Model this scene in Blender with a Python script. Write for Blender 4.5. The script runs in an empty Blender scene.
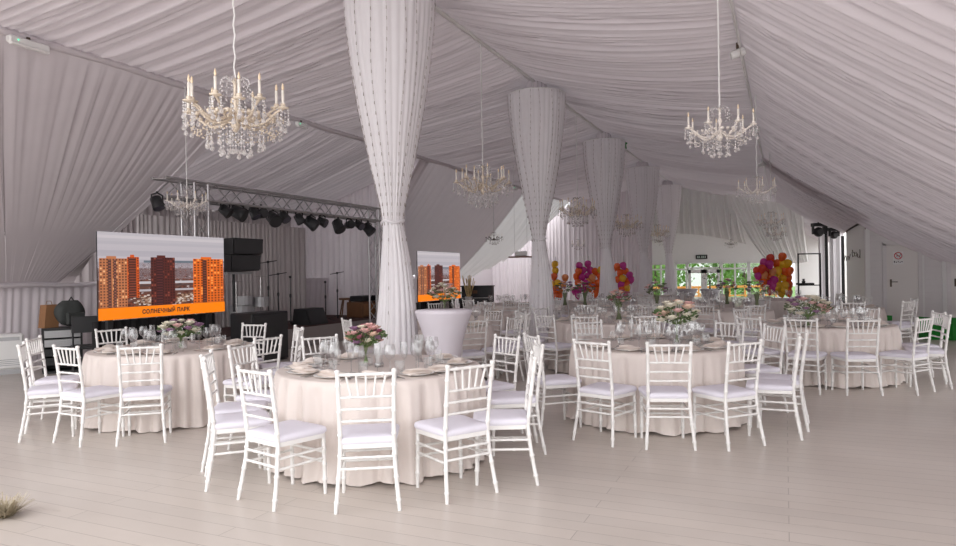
import bpy, math, random
from mathutils import Vector, Matrix
PI = math.pi
S = bpy.context.scene
C = S.collection
rnd = random.Random(11)

# ------------------------------------------------------------------ frame of reference
# world X = across the tent (left negative), Y = along the tent, Z = up; the viewer stands at the origin
F, H, ROLL = 680.0, 1.54, math.radians(.9)
TH = math.atan(307 / 680.)
ct, st = math.cos(TH), math.sin(TH)

def cw(X, Z):                                   # metres right / ahead of the viewer -> tent coordinates
    return (X * ct - Z * st, X * st + Z * ct)

def up(x, y):
    u = x - 478; v = 273 - y
    return u * math.cos(ROLL) + v * math.sin(ROLL), -u * math.sin(ROLL) + v * math.cos(ROLL)

def at(x, y, Z):
    X, Y = up(x, y)
    a, b = cw(X * Z / F, Z)
    return (a, b, H + Y * Z / F)

# ------------------------------------------------------------------ mesh building
class MB:
    def __init__(s): s.v = []; s.f = []; s.s = []; s.m = []
    def add(s, vs, fs, smooth=False, mi=0):
        o = len(s.v); s.v += [tuple(p) for p in vs]
        for q in fs:
            s.f.append([i + o for i in q]); s.s.append(smooth); s.m.append(mi)
    def box(s, c, d, rz=0, mi=0, bev=0):
        x, y, z = d[0] / 2, d[1] / 2, d[2] / 2
        cr, sr = math.cos(rz), math.sin(rz)
        if bev:
            b = min(bev, x * .45, y * .45, z * .45); vs = []
            for sx in (-1, 1):
                for sy in (-1, 1):
                    for sz in (-1, 1):
                        vs += [(sx * (x - b), sy * (y - b), sz * z), (sx * (x - b), sy * y, sz * (z - b)), (sx * x, sy * (y - b), sz * (z - b))]
            n = lambda i, j, k, a: ((i * 2 + j) * 2 + k) * 3 + a
            fs = []
            for a, (i, j) in ((0, (0, 1)), ): pass
            fs += [[n(0,0,k,0), n(1,0,k,0), n(1,1,k,0), n(0,1,k,0)] for k in (0, 1)]
            fs += [[n(0,j,0,1), n(1,j,0,1), n(1,j,1,1), n(0,j,1,1)] for j in (0, 1)]
            fs += [[n(i,0,0,2), n(i,1,0,2), n(i,1,1,2), n(i,0,1,2)] for i in (0, 1)]
            for j in (0, 1):
                for k in (0, 1): fs.append([n(0,j,k,0), n(1,j,k,0), n(1,j,k,1), n(0,j,k,1)])
            for i in (0, 1):
                for k in (0, 1): fs.append([n(i,0,k,0), n(i,1,k,0), n(i,1,k,2), n(i,0,k,2)])
            for i in (0, 1):
                for j in (0, 1): fs.append([n(i,j,0,1), n(i,j,1,1), n(i,j,1,2), n(i,j,0,2)])
            for i in (0, 1):
                for j in (0, 1):
                    for k in (0, 1): fs.append([n(i,j,k,0), n(i,j,k,1), n(i,j,k,2)])
        else:
            vs = [(sx * x, sy * y, sz * z) for sx in (-1, 1) for sy in (-1, 1) for sz in (-1, 1)]
            fs = [(0,1,3,2), (4,6,7,5), (0,4,5,1), (2,3,7,6), (0,2,6,4), (1,5,7,3)]
        s.add([(c[0] + a * cr - b * sr, c[1] + a * sr + b * cr, c[2] + e) for a, b, e in vs], fs, False, mi)
    def tube(s, pts, r, n=8, cap=True, smooth=True, mi=0, closed=False):
        pts = [Vector(p) for p in pts]; N = len(pts)
        rs = r if isinstance(r, (list, tuple)) else [r] * N
        t0 = (pts[1] - pts[0]).normalized()
        a = Vector((0, 0, 1)) if abs(t0.z) < .9 else Vector((1, 0, 0))
        u = t0.cross(a).normalized(); vs = []
        for i, p in enumerate(pts):
            if closed: t = pts[(i + 1) % N] - pts[i - 1]
            else: t = pts[min(i + 1, N - 1)] - pts[max(i - 1, 0)]
            t = t.normalized() if t.length > 1e-9 else t0
            u = (u - t * u.dot(t)); u = u.normalized() if u.length > 1e-6 else t.orthogonal().normalized()
            w = t.cross(u)
            for k in range(n):
                q = 2 * PI * k / n
                vs.append(p + (u * math.cos(q) + w * math.sin(q)) * rs[i])
        fs = [(i * n + k, i * n + (k + 1) % n, (i + 1) * n + (k + 1) % n, (i + 1) * n + k) for i in range(N - 1) for k in range(n)]
        if closed: fs += [((N - 1) * n + k, (N - 1) * n + (k + 1) % n, (k + 1) % n, k) for k in range(n)]
        s.add(vs, fs, smooth, mi)
        if cap and not closed:
            s.add(vs[:n], [tuple(range(n))[::-1]], False, mi); s.add(vs[-n:], [tuple(range(n))], False, mi)
    def bar(s, a, b, r, n=8, mi=0): s.tube([a, b], r, n, True, True, mi)
    def lathe(s, prof, c=(0, 0, 0), n=16, smooth=True, mi=0):
        vs = [(c[0] + r * math.cos(2 * PI * k / n), c[1] + r * math.sin(2 * PI * k / n), c[2] + z) for r, z in prof for k in range(n)]
        fs = [(i * n + k, i * n + (k + 1) % n, (i + 1) * n + (k + 1) % n, (i + 1) * n + k) for i in range(len(prof) - 1) for k in range(n)]
        s.add(vs, fs, smooth, mi)
    def ball(s, c, r, nu=10, nv=7, mi=0):
        rx, ry, rz = r if isinstance(r, (tuple, list)) else (r, r, r)
        vs = [(c[0], c[1], c[2] - rz)]
        for j in range(1, nv):
            p = -PI / 2 + PI * j / nv
            for k in range(nu):
                q = 2 * PI * k / nu
                vs.append((c[0] + rx * math.cos(p) * math.cos(q), c[1] + ry * math.cos(p) * math.sin(q), c[2] + rz * math.sin(p)))
        vs.append((c[0], c[1], c[2] + rz)); L = len(vs) - 1
        fs = [(0, 1 + (k + 1) % nu, 1 + k) for k in range(nu)]
        for j in range(nv - 2):
            for k in range(nu):
                a = 1 + j * nu + k; b = 1 + j * nu + (k + 1) % nu
                fs.append((a, b, b + nu, a + nu))
        o = 1 + (nv - 2) * nu
        fs += [(o + k, o + (k + 1) % nu, L) for k in range(nu)]
        s.add(vs, fs, True, mi)
    def grid(s, fn, nu, nv, smooth=True, mi=0, wrap=False):
        vs = [fn(i / nu, j / nv) for j in range(nv + 1) for i in range(nu if wrap else nu + 1)]
        w = nu if wrap else nu + 1
        fs = [(j * w + i, j * w + (i + 1) % w, (j + 1) * w + (i + 1) % w, (j + 1) * w + i) for j in range(nv) for i in range(nu)]
        s.add(vs, fs, smooth, mi)
    def poly(s, pts, mi=0): s.add(pts, [tuple(range(len(pts)))], False, mi)
    def prism(s, pts, d, mi=0):                 # pts: 3d polygon, d: extrusion vector
        n = len(pts); d = Vector(d)
        vs = [Vector(p) for p in pts] + [Vector(p) + d for p in pts]
        fs = [tuple(range(n))[::-1], tuple(range(n, 2 * n))] + [(i, (i + 1) % n, n + (i + 1) % n, n + i) for i in range(n)]
        s.add(vs, fs, False, mi)
    def mesh(s, name, mats):
        me = bpy.data.meshes.new(name)
        me.from_pydata(s.v, [], s.f)
        me.polygons.foreach_set('use_smooth', s.s)
        me.polygons.foreach_set('material_index', s.m)
        for m in (mats if isinstance(mats, (list, tuple)) else [mats]): me.materials.append(m)
        me.update()
        return me
    def build(s, name, mats, parent=None, loc=None, rz=0):
        o = bpy.data.objects.new(name, s.mesh(name, mats)); C.objects.link(o)
        if parent: o.parent = parent
        if loc: o.location = loc
        if rz: o.rotation_euler[2] = rz
        return o

def tag(o, label, cat, group=None, kind=None):
    o['label'] = label; o['category'] = cat
    if group: o['group'] = group
    if kind: o['kind'] = kind
    return o
def thing(name, label, cat, loc=(0, 0, 0), rz=0, group=None):
    o = bpy.data.objects.new(name, None); C.objects.link(o)
    o.location = loc; o.rotation_euler[2] = rz; o.empty_display_size = .1
    return tag(o, label, cat, group)
def struct(name, mb, m, label=None):
    o = mb.build(name, m); o['kind'] = 'structure'
    if label: o['label'] = label
    return o
def dup(root, loc, rz=0, label=None, group=None, scale=None):
    r = root.copy(); C.objects.link(r); r.location = loc; r.rotation_euler = (0, 0, rz)
    if scale: r.scale = (scale,) * 3
    if label: r['label'] = label
    if group: r['group'] = group
    for ch in list(root.children):
        c = ch.copy(); C.objects.link(c); c.parent = r
        for g in list(ch.children):
            d = g.copy(); C.objects.link(d); d.parent = c
    return r
def drop_tree(o):
    for ch in list(o.children_recursive): bpy.data.objects.remove(ch)
    bpy.data.objects.remove(o)
ORD = 'first second third fourth fifth sixth seventh eighth ninth tenth eleventh twelfth thirteenth fourteenth fifteenth sixteenth'.split()

# ------------------------------------------------------------------ materials
def mat(name, col, rough=.6, metal=0., var=.05, scale=6., trans=0., sheen=0., emit=None, spec=.5, bump=0., coat=0.):
    m = bpy.data.materials.new(name); m.use_nodes = True
    nt = m.node_tree; N = nt.nodes; b = N['Principled BSDF']; out = N['Material Output']
    b.inputs['Roughness'].default_value = rough; b.inputs['Metallic'].default_value = metal
    b.inputs['Specular IOR Level'].default_value = spec
    if coat: b.inputs['Coat Weight'].default_value = coat
    if emit: b.inputs['Emission Color'].default_value = (*emit[:3], 1); b.inputs['Emission Strength'].default_value = emit[3]
    tc = N.new('ShaderNodeTexCoord'); no = N.new('ShaderNodeTexNoise'); no.inputs['Scale'].default_value = scale; no.inputs['Detail'].default_value = 3
    nt.links.new(tc.outputs['Object'], no.inputs['Vector'])
    mx = N.new('ShaderNodeMix'); mx.data_type = 'RGBA'
    mx.inputs[6].default_value = (*[c * (1 - var) for c in col], 1); mx.inputs[7].default_value = (*[min(1, c * (1 + var)) for c in col], 1)
    nt.links.new(no.outputs['Fac'], mx.inputs[0]); nt.links.new(mx.outputs[2], b.inputs['Base Color'])
    if bump:
        bp = N.new('ShaderNodeBump'); bp.inputs['Strength'].default_value = bump; bp.inputs['Distance'].default_value = .01
        nt.links.new(no.outputs['Fac'], bp.inputs['Height']); nt.links.new(bp.outputs[0], b.inputs['Normal'])
    if trans:
        t = N.new('ShaderNodeBsdfTranslucent'); ms = N.new('ShaderNodeMixShader'); ms.inputs[0].default_value = trans
        nt.links.new(mx.outputs[2], t.inputs['Color'])
        nt.links.new(b.outputs[0], ms.inputs[1]); nt.links.new(t.outputs[0], ms.inputs[2]); nt.links.new(ms.outputs[0], out.inputs['Surface'])
    return m
def clear_mat(name, tint, gloss=.12, diff=0., rough=.03):
    m = bpy.data.materials.new(name); m.use_nodes = True
    nt = m.node_tree; N = nt.nodes; N.remove(N['Principled BSDF']); out = N['Material Output']
    tr = N.new('ShaderNodeBsdfTransparent'); tr.inputs[0].default_value = (*tint, 1)
    gl = N.new('ShaderNodeBsdfGlossy'); gl.inputs['Roughness'].default_value = rough; gl.inputs[0].default_value = (.95, .95, .96, 1)
    df = N.new('ShaderNodeBsdfDiffuse'); df.inputs[0].default_value = (.85, .85, .86, 1)
    lw = N.new('ShaderNodeLayerWeight'); lw.inputs[0].default_value = .35
    ma = N.new('ShaderNodeMath'); ma.operation = 'MULTIPLY_ADD'; ma.inputs[1].default_value = .5; ma.inputs[2].default_value = gloss
    nt.links.new(lw.outputs['Facing'], ma.inputs[0])
    m1 = N.new('ShaderNodeMixShader'); m2 = N.new('ShaderNodeMixShader'); m2.inputs[0].default_value = diff
    nt.links.new(ma.outputs[0], m1.inputs[0]); nt.links.new(tr.outputs[0], m1.inputs[1]); nt.links.new(gl.outputs[0], m1.inputs[2])
    nt.links.new(m1.outputs[0], m2.inputs[1]); nt.links.new(df.outputs[0], m2.inputs[2]); nt.links.new(m2.outputs[0], out.inputs['Surface'])
    return m
def color_attr_mat(name, strength):
    m = bpy.data.materials.new(name); m.use_nodes = True
    nt = m.node_tree; N = nt.nodes; b = N['Principled BSDF']
    a = N.new('ShaderNodeAttribute'); a.attribute_name = 'picture'
    b.inputs['Base Color'].default_value = (.01, .01, .01, 1); b.inputs['Roughness'].default_value = .5
    nt.links.new(a.outputs['Color'], b.inputs['Emission Color']); b.inputs['Emission Strength'].default_value = strength
    return m
def srgb(r, g, b): return tuple(((c / 255) / 12.92 if c < 11 else ((c / 255 + .055) / 1.055) ** 2.4) for c in (r, g, b))

M = dict(
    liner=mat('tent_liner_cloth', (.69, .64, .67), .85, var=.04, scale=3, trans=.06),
    lit_liner=mat('brightened_liner_cloth', (.84, .845, .84), .85, var=.03, scale=3, trans=.15),  # liner made paler and more translucent, daylight on the swags put into the colour
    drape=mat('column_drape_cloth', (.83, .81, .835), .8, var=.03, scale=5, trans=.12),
    wire=mat('brown_light_wire', (.36, .31, .29), .6),
    chair=mat('white_chair_paint', (.79, .78, .765), .32, var=.03, scale=30),
    cushion=mat('lavender_white_cushion', (.74, .72, .80), .9, var=.03, scale=20, bump=.1),
    cloth=mat('cream_tablecloth', (.735, .66, .62), .55, var=.03, scale=8, trans=.08),
    napkin=mat('cream_napkin', (.84, .76, .70), .8, var=.04, scale=30),
    plate=mat('white_china', (.82, .81, .80), .15, var=.02),
    metal=mat('cutlery_steel', (.55, .54, .53), .22, 1.),
    glass=clear_mat('clear_glass', (.89, .895, .895), .09, .0),
    pane=clear_mat('window_glass', (.97, .98, .98), .04, 0.),
    crystal=clear_mat('crystal', (.93, .91, .89), .22, .22, .1),
    goldglass=mat('cream_gilt_glass', (.72, .62, .50), .22, .1, var=.1, scale=40, coat=.4),
    candle=mat('ivory_candle', (.86, .82, .74), .5),
    bulb=mat('amber_bulb', (.84, .68, .48), .25, var=.1),
    bronze=mat('dark_bronze', (.10, .075, .055), .35, .5),
    black=mat('black_plastic', (.018, .018, .02), .5, var=.15),
    blackcloth=mat('black_cloth', (.013, .012, .013), .9, var=.2),
    grille=mat('speaker_grille', (.028, .028, .03), .55, var=.3, scale=120, bump=.3),
    alu=mat('truss_aluminium', (.50, .49, .50), .35, .85),
    steel=mat('dull_steel', (.42, .42, .43), .4, .6),
    white=mat('white_paint', (.80, .80, .79), .45, var=.03),
    spandex=mat('pale_lilac_spandex', (.74, .70, .76), .55, var=.02),
    carpet=mat('maroon_stage_carpet', (.06, .022, .02), .95, var=.3, scale=60, bump=.3),
    fascia=mat('grey_stage_fascia', (.30, .27, .26), .7, var=.06),
    stagecloth=mat('grey_stage_curtain', (.50, .46, .46), .9, var=.04, scale=4),
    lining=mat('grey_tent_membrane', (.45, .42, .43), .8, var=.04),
    orange=mat('orange_wood', (.75, .30, .06), .5),
    green=mat('green_crate_plastic', (.015, .23, .03), .45, var=.2, scale=14),
    paper=mat('brown_paper', (.30, .15, .07), .8, var=.1),
    pack=mat('dark_grey_nylon', (.055, .06, .058), .75, var=.3, scale=14, bump=.2),
    leaf=mat('leaf_green', (.09, .15, .055), .5, var=.4, scale=25),
    stem=mat('stem_green', (.16, .26, .07), .5, var=.2),
    sage=mat('olive_foliage', (.14, .17, .09), .6, var=.4, scale=25),
    blush=mat('blush_petal', (.80, .52, .50), .7, var=.15, scale=30),
    peach=mat('peach_petal', (.84, .62, .50), .7, var=.12, scale=30),
    cream=mat('cream_petal', (.84, .80, .68), .7, var=.08, scale=30),
    mauve=mat('mauve_petal', (.36, .20, .33), .7, var=.2, scale=30),
    rose=mat('deep_rose_petal', (.42, .12, .19), .7, var=.2, scale=30),
    wood=mat('walnut_box', (.16, .07, .03), .5, var=.2),
    straw=mat('dry_grass', (.42, .36, .26), .9, var=.25, scale=20),
    red=mat('sign_red', (.60, .04, .06), .5),
    ink=mat('sign_ink', (.05, .05, .06), .6),
    led=mat('green_led', (.05, .6, .3), .4, emit=(.1, 1, .5, 1)),
    bark=mat('bark', (.12, .09, .06), .9, var=.3),
    treeleaf=mat('tree_leaf', (.16, .33, .06), .6, var=.45, scale=3, trans=.35),
    grass=mat('lawn', (.14, .26, .07), .9, var=.3, scale=4),
)

def floor_mat():
    m = bpy.data.materials.new('painted_floor_boards'); m.use_nodes = True
    nt = m.node_tree; N = nt.nodes; b = N['Principled BSDF']; L = nt.links
    tc = N.new('ShaderNodeTexCoord')
    br = N.new('ShaderNodeTexBrick'); br.offset = .37; br.inputs['Scale'].default_value = 1.
    br.inputs['Brick Width'].default_value = 3.1; br.inputs['Row Height'].default_value = .145; br.inputs['Mortar Size'].default_value = .0022
    br.inputs['Color1'].default_value = (.565, .515, .475, 1); br.inputs['Color2'].default_value = (.60, .545, .50, 1); br.inputs['Mortar'].default_value = (.34, .30, .27, 1)
    L.new(tc.outputs['Object'], br.inputs['Vector'])
    no = N.new('ShaderNodeTexNoise'); no.inputs['Scale'].default_value = .9; no.inputs['Detail'].default_value = 6
    L.new(tc.outputs['Object'], no.inputs['Vector'])
    rp = N.new('ShaderNodeValToRGB'); rp.color_ramp.elements[0].position = .3; rp.color_ramp.elements[0].color = (.90, .89, .88, 1); rp.color_ramp.elements[1].position = .7; rp.color_ramp.elements[1].color = (1.04, 1.04, 1.04, 1)
    L.new(no.outputs['Fac'], rp.inputs[0])
    mu = N.new('ShaderNodeMix'); mu.data_type = 'RGBA'; mu.blend_type = 'MULTIPLY'; mu.inputs[0].default_value = 1
    L.new(br.outputs['Color'], mu.inputs[6]); L.new(rp.outputs[0], mu.inputs[7])
    # scuffs
    mp = N.new('ShaderNodeMapping'); mp.inputs['Scale'].default_value = (.8, 5, 1)
    n2 = N.new('ShaderNodeTexNoise'); n2.inputs['Scale'].default_value = 3.2; n2.inputs['Detail'].default_value = 8; n2.inputs['Roughness'].default_value = .7
    L.new(tc.outputs['Object'], mp.inputs[0]); L.new(mp.outputs[0], n2.inputs['Vector'])
    r2 = N.new('ShaderNodeValToRGB'); r2.color_ramp.elements[0].position = .30; r2.color_ramp.elements[0].color = (.72, .68, .64, 1); r2.color_ramp.elements[1].position = .38; r2.color_ramp.elements[1].color = (1, 1, 1, 1)
    L.new(n2.outputs['Fac'], r2.inputs[0])
    m3 = N.new('ShaderNodeMix'); m3.data_type = 'RGBA'; m3.blend_type = 'MULTIPLY'; m3.inputs[0].default_value = .7
    L.new(mu.outputs[2], m3.inputs[6]); L.new(r2.outputs[0], m3.inputs[7]); L.new(m3.outputs[2], b.inputs['Base Color'])
    rr = N.new('ShaderNodeMapRange'); rr.inputs[3].default_value = .22; rr.inputs[4].default_value = .42
    L.new(n2.outputs['Fac'], rr.inputs[0]); L.new(rr.outputs[0], b.inputs['Roughness'])
    bp = N.new('ShaderNodeBump'); bp.inputs['Strength'].default_value = .25; bp.inputs['Distance'].default_value = .004; bp.invert = True
    L.new(br.outputs['Fac'], bp.inputs['Height']); L.new(bp.outputs[0], b.inputs['Normal'])
    return m
def siding_mat():
    m = bpy.data.materials.new('white_lap_siding'); m.use_nodes = True
    nt = m.node_tree; N = nt.nodes; b = N['Principled BSDF']; L = nt.links
    tc = N.new('ShaderNodeTexCoord'); wv = N.new('ShaderNodeTexWave'); wv.bands_direction = 'Z'; wv.wave_profile = 'SAW'; wv.inputs['Scale'].default_value = 1.85
    L.new(tc.outputs['Object'], wv.inputs['Vector'])
    bp = N.new('ShaderNodeBump'); bp.inputs['Strength'].default_value = .6; bp.inputs['Distance'].default_value = .02
    L.new(wv.outputs['Fac'], bp.inputs['Height']); L.new(bp.outputs[0], b.inputs['Normal'])
    no = N.new('ShaderNodeTexNoise'); no.inputs['Scale'].default_value = 5; L.new(tc.outputs['Object'], no.inputs['Vector'])
    mx = N.new('ShaderNodeMix'); mx.data_type = 'RGBA'; mx.inputs[6].default_value = (.68, .66, .66, 1); mx.inputs[7].default_value = (.74, .72, .72, 1)
    L.new(no.outputs['Fac'], mx.inputs[0]); L.new(mx.outputs[2], b.inputs['Base Color']); b.inputs['Roughness'].default_value = .5
    return m
M['floor'] = floor_mat(); M['siding'] = siding_mat()

# ------------------------------------------------------------------ pleats
class Folds:
    def __init__(s, length, lo, hi, amp, seed, dt=.02):
        r = random.Random(seed); n = int(length / dt) + 2; s.dt = dt; s.a = []
        ph = r.random() * 6; lam = lo; am = amp; tl = lam; ta = am; left = 0
        for i in range(n):
            if left <= 0: tl = lo + (hi - lo) * r.random() ** 1.5; ta = amp * (.45 + .75 * r.random()); left = tl * r.choice((1, 1, 2))
            left -= dt; lam += (tl - lam) * .25; am += (ta - am) * .2
            ph += 2 * PI * dt / lam
            s.a.append(am * (abs(math.sin(ph / 2)) ** .8 * 2 - 1.2) + am * .25 * math.sin(ph * 2.63 + 1))
    def __call__(s, t):
        q = max(0, min(t / s.dt, len(s.a) - 1.001)); i = int(q); k = q - i
        return s.a[i] * (1 - k) + s.a[i + 1] * k

# ------------------------------------------------------------------ setting: floor, ceiling liner, walls
RA, HA = -4.5, 5.36                 # ridge
LS, HS = -8.84, 4.69                # left seam
RB, HB = -.5, 4.52                  # right seam
BAY, T0 = 5.58, 1.80                # frames every bay
T_BEG, T_END = 1.0, 40.0
def sag(t): return math.sin(PI * (t - T0) / BAY) ** 2

b = MB(); b.box((0, 14, -.05), (40, 52, .1)); struct('floor', b, M['floor'])

def roof_panel(name, A, B, t0, t1, seed, sagd, du=26, amp=.05, skew=0, m='liner', lo=.07):
    fo = Folds(t1 - t0 + 4, lo, lo * 4.2, amp, seed, .012)
    d = Vector((B[0] - A[0], 0, B[1] - A[1])); nrm = Vector((-d.z, 0, d.x)).normalized()
    if nrm.z < 0: nrm = -nrm
    def fn(i, j):
        t = t0 + (t1 - t0) * i; u = j
        k = min(1, u * 12 + .15) * min(1, (1 - u) * 12 + .15)
        ts = t - t0 + 2 + skew * u + .03 * math.sin(u * 3 + .6 * t)
        off = fo(ts) * k
        sg = -sagd * 4 * u * (1 - u) * (.45 + .55 * sag(t))
        return (A[0] + d.x * u + nrm.x * off, t, A[1] + d.z * u + nrm.z * off + sg)
    b = MB(); b.grid(fn, int((t1 - t0) / .019), du)
    return struct(name, b, M[m])
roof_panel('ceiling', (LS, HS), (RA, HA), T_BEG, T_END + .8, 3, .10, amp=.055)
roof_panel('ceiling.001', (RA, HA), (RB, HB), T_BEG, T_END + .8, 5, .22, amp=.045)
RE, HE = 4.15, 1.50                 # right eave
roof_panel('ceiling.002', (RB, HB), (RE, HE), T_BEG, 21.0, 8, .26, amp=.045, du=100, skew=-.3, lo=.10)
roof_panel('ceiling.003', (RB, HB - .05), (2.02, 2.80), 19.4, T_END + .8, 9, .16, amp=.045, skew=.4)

# the seams: pale webbing strips
b = MB(); b.tube([(LS, t, HS - .03 + .012 * math.sin(t * 3)) for t in [T_BEG + .4 * i for i in range(70)]], .055, 6); struct('trim_1', b, M['liner'])
b = MB(); b.tube([(RB, t, HB - .03) for t in (T_BEG, 20, T_END)], .022, 6); struct('trim_2', b, M['white'])
b = MB(); b.tube([(RA, t, HA - .02) for t in (T_BEG, 20, T_END)], .04, 6); struct('trim_3', b, M['white'])

# left side: fabric falls outward from the seam, tied at a band, skirt below
LW, HW = -11.9, 1.45
def left_panel(name, t0, t1, seed, bottom, tie=None, m='liner', amp=.06, hold=.1, back=0, belly=0, lo=.12):
    fo = Folds(t1 - t0 + 4, lo, lo * 3, amp, seed, .015)
    def fn(i, j):
        t = t0 + (t1 - t0) * i
        um = bottom(t); u = j * um
        tt = t + ((tie(t) if tie else t) - t) * u
        k = min(1, j * 10 + .1) * min(1, (t1 - t) / .2)
        off = fo(t - t0 + 2 + .04 * math.sin(u * 5 + t)) * k * (1.15 - .4 * u)
        sg = (hold + belly * math.sin(PI * i)) * math.sin(PI * min(1, u))
        return (LS + (LW - LS) * u + .72 * off + sg * .5 - back * .72, tt, HS + (HW - HS) * u + .69 * off - sg + back * .3)
    b = MB(); b.grid(fn, int((t1 - t0) / .026), 30)
    return struct(name, b, M[m])
def fan_about(c, k): return lambda t: c + (t - c) * k
left_panel('wall_left', T_BEG, 9.6, 21, lambda t: 1, fan_about(7.6, .20), amp=.095, lo=.16)
left_panel('wall_left_far', 15.95, 24.12, 24, lambda t: 1, fan_about(24.12, .92), amp=.17, lo=.26)
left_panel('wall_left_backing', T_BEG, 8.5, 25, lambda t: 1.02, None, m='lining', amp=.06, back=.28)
# over the stage the cloth runs on outward at a gentle pitch to a back curtain
LX, HX = -13.3, 3.25
roof_panel('ceiling.006', (LX, HX), (LS + .02, HS - .02), 8.4, 16.6, 27, .12, amp=.05)
fo = Folds(12, .10, .3, .05, 28)
b = MB(); b.grid(lambda i, j: (LX + fo(i * 8), 8.3 + 8 * i, (HX + .05) * (1 - j)), 330, 6); struct('wall_left_stage', b, M['stagecloth'])
for nm, ty, sd, x1 in (('wall_left_return', 16.0, 29, -9.35),):
    fo = Folds(8, .10, .3, .045, sd)
    b = MB(); b.grid(lambda i, j: (LX + (x1 - LX) * i, ty + fo(i * 4 + .3), (HX + (HS - HX) * ((x1 - LX) * i) / (LS - LX)) * (1 - j)), 180, 8); struct(nm, b, M['liner'])
def swag_edge(t):
    q = (t - 24.12) / 5.6
    return 1.0 + .06 * math.sin(min(1, q * 2) * PI) - .85 * max(0, q - .42) ** 1.2 / .52
left_panel('wall_left_swag', 24.05, 29.72, 23, swag_edge, lambda t: 24.05 + (t - 24.05) * .75, m='lit_liner', amp=.24, hold=.1, belly=.25, lo=.30)
b = MB(); b.box((-12.7, 27, 2.0), (.06, 6, 4.0)); struct('wall_left_annex', b, M['liner'])
# band and skirt
fo = Folds(26, .10, .3, .045, 31)
def skirt(i, j):
    t = 2.0 + 22.1 * i
    o = fo(t) * (.3 + .7 * j)
    return (LW - .05 + o - .12 * j, t, HW + .02 - j * (HW + .0))
b = MB(); b.grid(skirt, 900, 8); struct('wall_left_skirt', b, M['liner'])
b = MB(); b.tube([(LW + .06, 2 + .5 * i, HW + .015 * math.sin(i * 1.9)) for i in range(15)], .045, 6); struct('trim_4', b, M['liner'])

# cross curtain closing the hall behind the balloons
fo = Folds(12, .10, .26, .05, 41)
def cross(i, j):
    x = -13.6 + 8.4 * i; o = fo(x + 13.7) * (.4 + .6 * j)
    top = HS + (HA - HS) * max(0, min(1, (x - LS) / (RA - LS))) if x > LS else 4.3
    top = top + .16
    return (x, 29.75 + o, top * (1 - j))
b = MB(); b.grid(cross, 520, 14); struct('wall_back_drape', b, M['liner'])
b = MB(); b.box((-8.3, 35.2, 1.9), (.1, 10.6, 5.6)); struct('wall_side_blocker', b, M['white'])  # unseen wall added to stop sky light leaking into the far end
b = MB(); b.box((RE + .1, 17.0, .75), (.04, 8.0, 1.5)); struct('wall_right_blocker', b, M['liner'])  # unseen panel added to keep side light off the cabin front

# far gable wall with a glazed front
TW = 40.0
def wl(x):                                   # pixel column -> position across the tent on the far wall
    X, _ = up(x, 270); k = X / F
    Z = TW / (k * st + ct); return Z * (k * ct - st)
def wz(x, y):
    X, Y = up(x, y); k = X / F; Z = TW / (k * st + ct); return H + Y * Z / F
hz = wz(700, 263); dz = wz(700, 271)
xs_l, xs_r = wl(645), wl(790)
b = MB(); b.box(((xs_l - 3 + 3) / 2, TW + .1, (hz + 5.6) / 2), (6 - xs_l, .16, 5.6 - hz)); 
b.box(((wl(795) + 3.2) / 2, TW + .1, (hz - .8) / 2), (3.2 - wl(795), .16, hz + .8)); struct('wall_back', b, M['white'])
def win(name, x0, x1, y0, y1, mull=(), tr=None):
    X0, X1, Z0, Z1 = wl(x0), wl(x1), wz((x0 + x1) / 2, y1), wz((x0 + x1) / 2, y0)
    fr = MB(); w = .09
    for X in (X0, X1): fr.box((X, TW, (Z0 + Z1) / 2), (w, .12, Z1 - Z0 + w))
    for z in (Z0, Z1): fr.box(((X0 + X1) / 2, TW, z), (X1 - X0, .12, w))
    for k in mull: fr.box((X0 + (X1 - X0) * k, TW, (Z0 + Z1) / 2), (w, .12, Z1 - Z0))
    if tr: fr.box(((X0 + X1) / 2, TW - .003, wz((x0 + x1) / 2, tr)), (X1 - X0, .125, w))
    o = struct(name, fr, M['white'])
    p = MB(); p.box(((X0 + X1) / 2, TW + .01, (Z0 + Z1) / 2), (X1 - X0, .012, Z1 - Z0)); q = p.build('pane', M['pane'], o)
    return o
win('window_1', 648, 674, 264, 318, (.5,), 269.5)
win('window_2', 676, 686.5, 263.5, 318, (), 269.5)
win('window_3', 688, 720, 262.5, 268)
win('window_4', 722, 748, 262.5, 318, (.5,), 268.5)
win('window_5', 749.5, 790, 262, 318, (.35, .7), 268)
for k, (a, c) in enumerate(((688, 704), (704, 720))):
    X0, X1, Z0, Z1 = wl(a), wl(c), -.9, wz(704, 269.5)
    d = MB(); w = .16
    for X in (X0 + w / 2, X1 - w / 2): d.box((X, TW - .02, (Z0 + Z1) / 2), (w, .09, Z1 - Z0))
    for z, hgt in ((Z1 - .09, .22), (Z0 + .1, .3)): d.box(((X0 + X1) / 2, TW - .02, z), (X1 - X0, .09, hgt))
    o = struct('door_%d' % (k + 1), d, M['white'])
    p = MB(); p.box(((X0 + X1) / 2, TW, (Z0 + Z1) / 2), (X1 - X0 - .1, .012, Z1 - Z0)); p.build('pane', M['pane'], o)
    hd = MB(); hd.bar((X1 - .1 if k == 0 else X0 + .1, TW - .1, .6), (X1 - .1 if k == 0 else X0 + .1, TW - .1, .85), .015); hd.build('door_handle', M['steel'], o)
# exit sign
p = at(702, 257, 38.4)
t = thing('exit_sign', 'small dark exit sign high on the white wall above the glazed doors', 'sign', (p[0], TW - .02, p[2]))
b = MB(); b.box((0, 0, 0), (.62, .07, .24), bev=.01); b.build('housing', M['black'], t)
b = MB()
for x in (-.2, -.12, .02, .1, .2): b.box((x, -.04, 0), (.05, .01, .12))
b.box((0, -.037, -.05), (.42, .006, .012))
b.build('pictogram', mat('sign_pale', (.5, .62, .55), .5), t)
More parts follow.
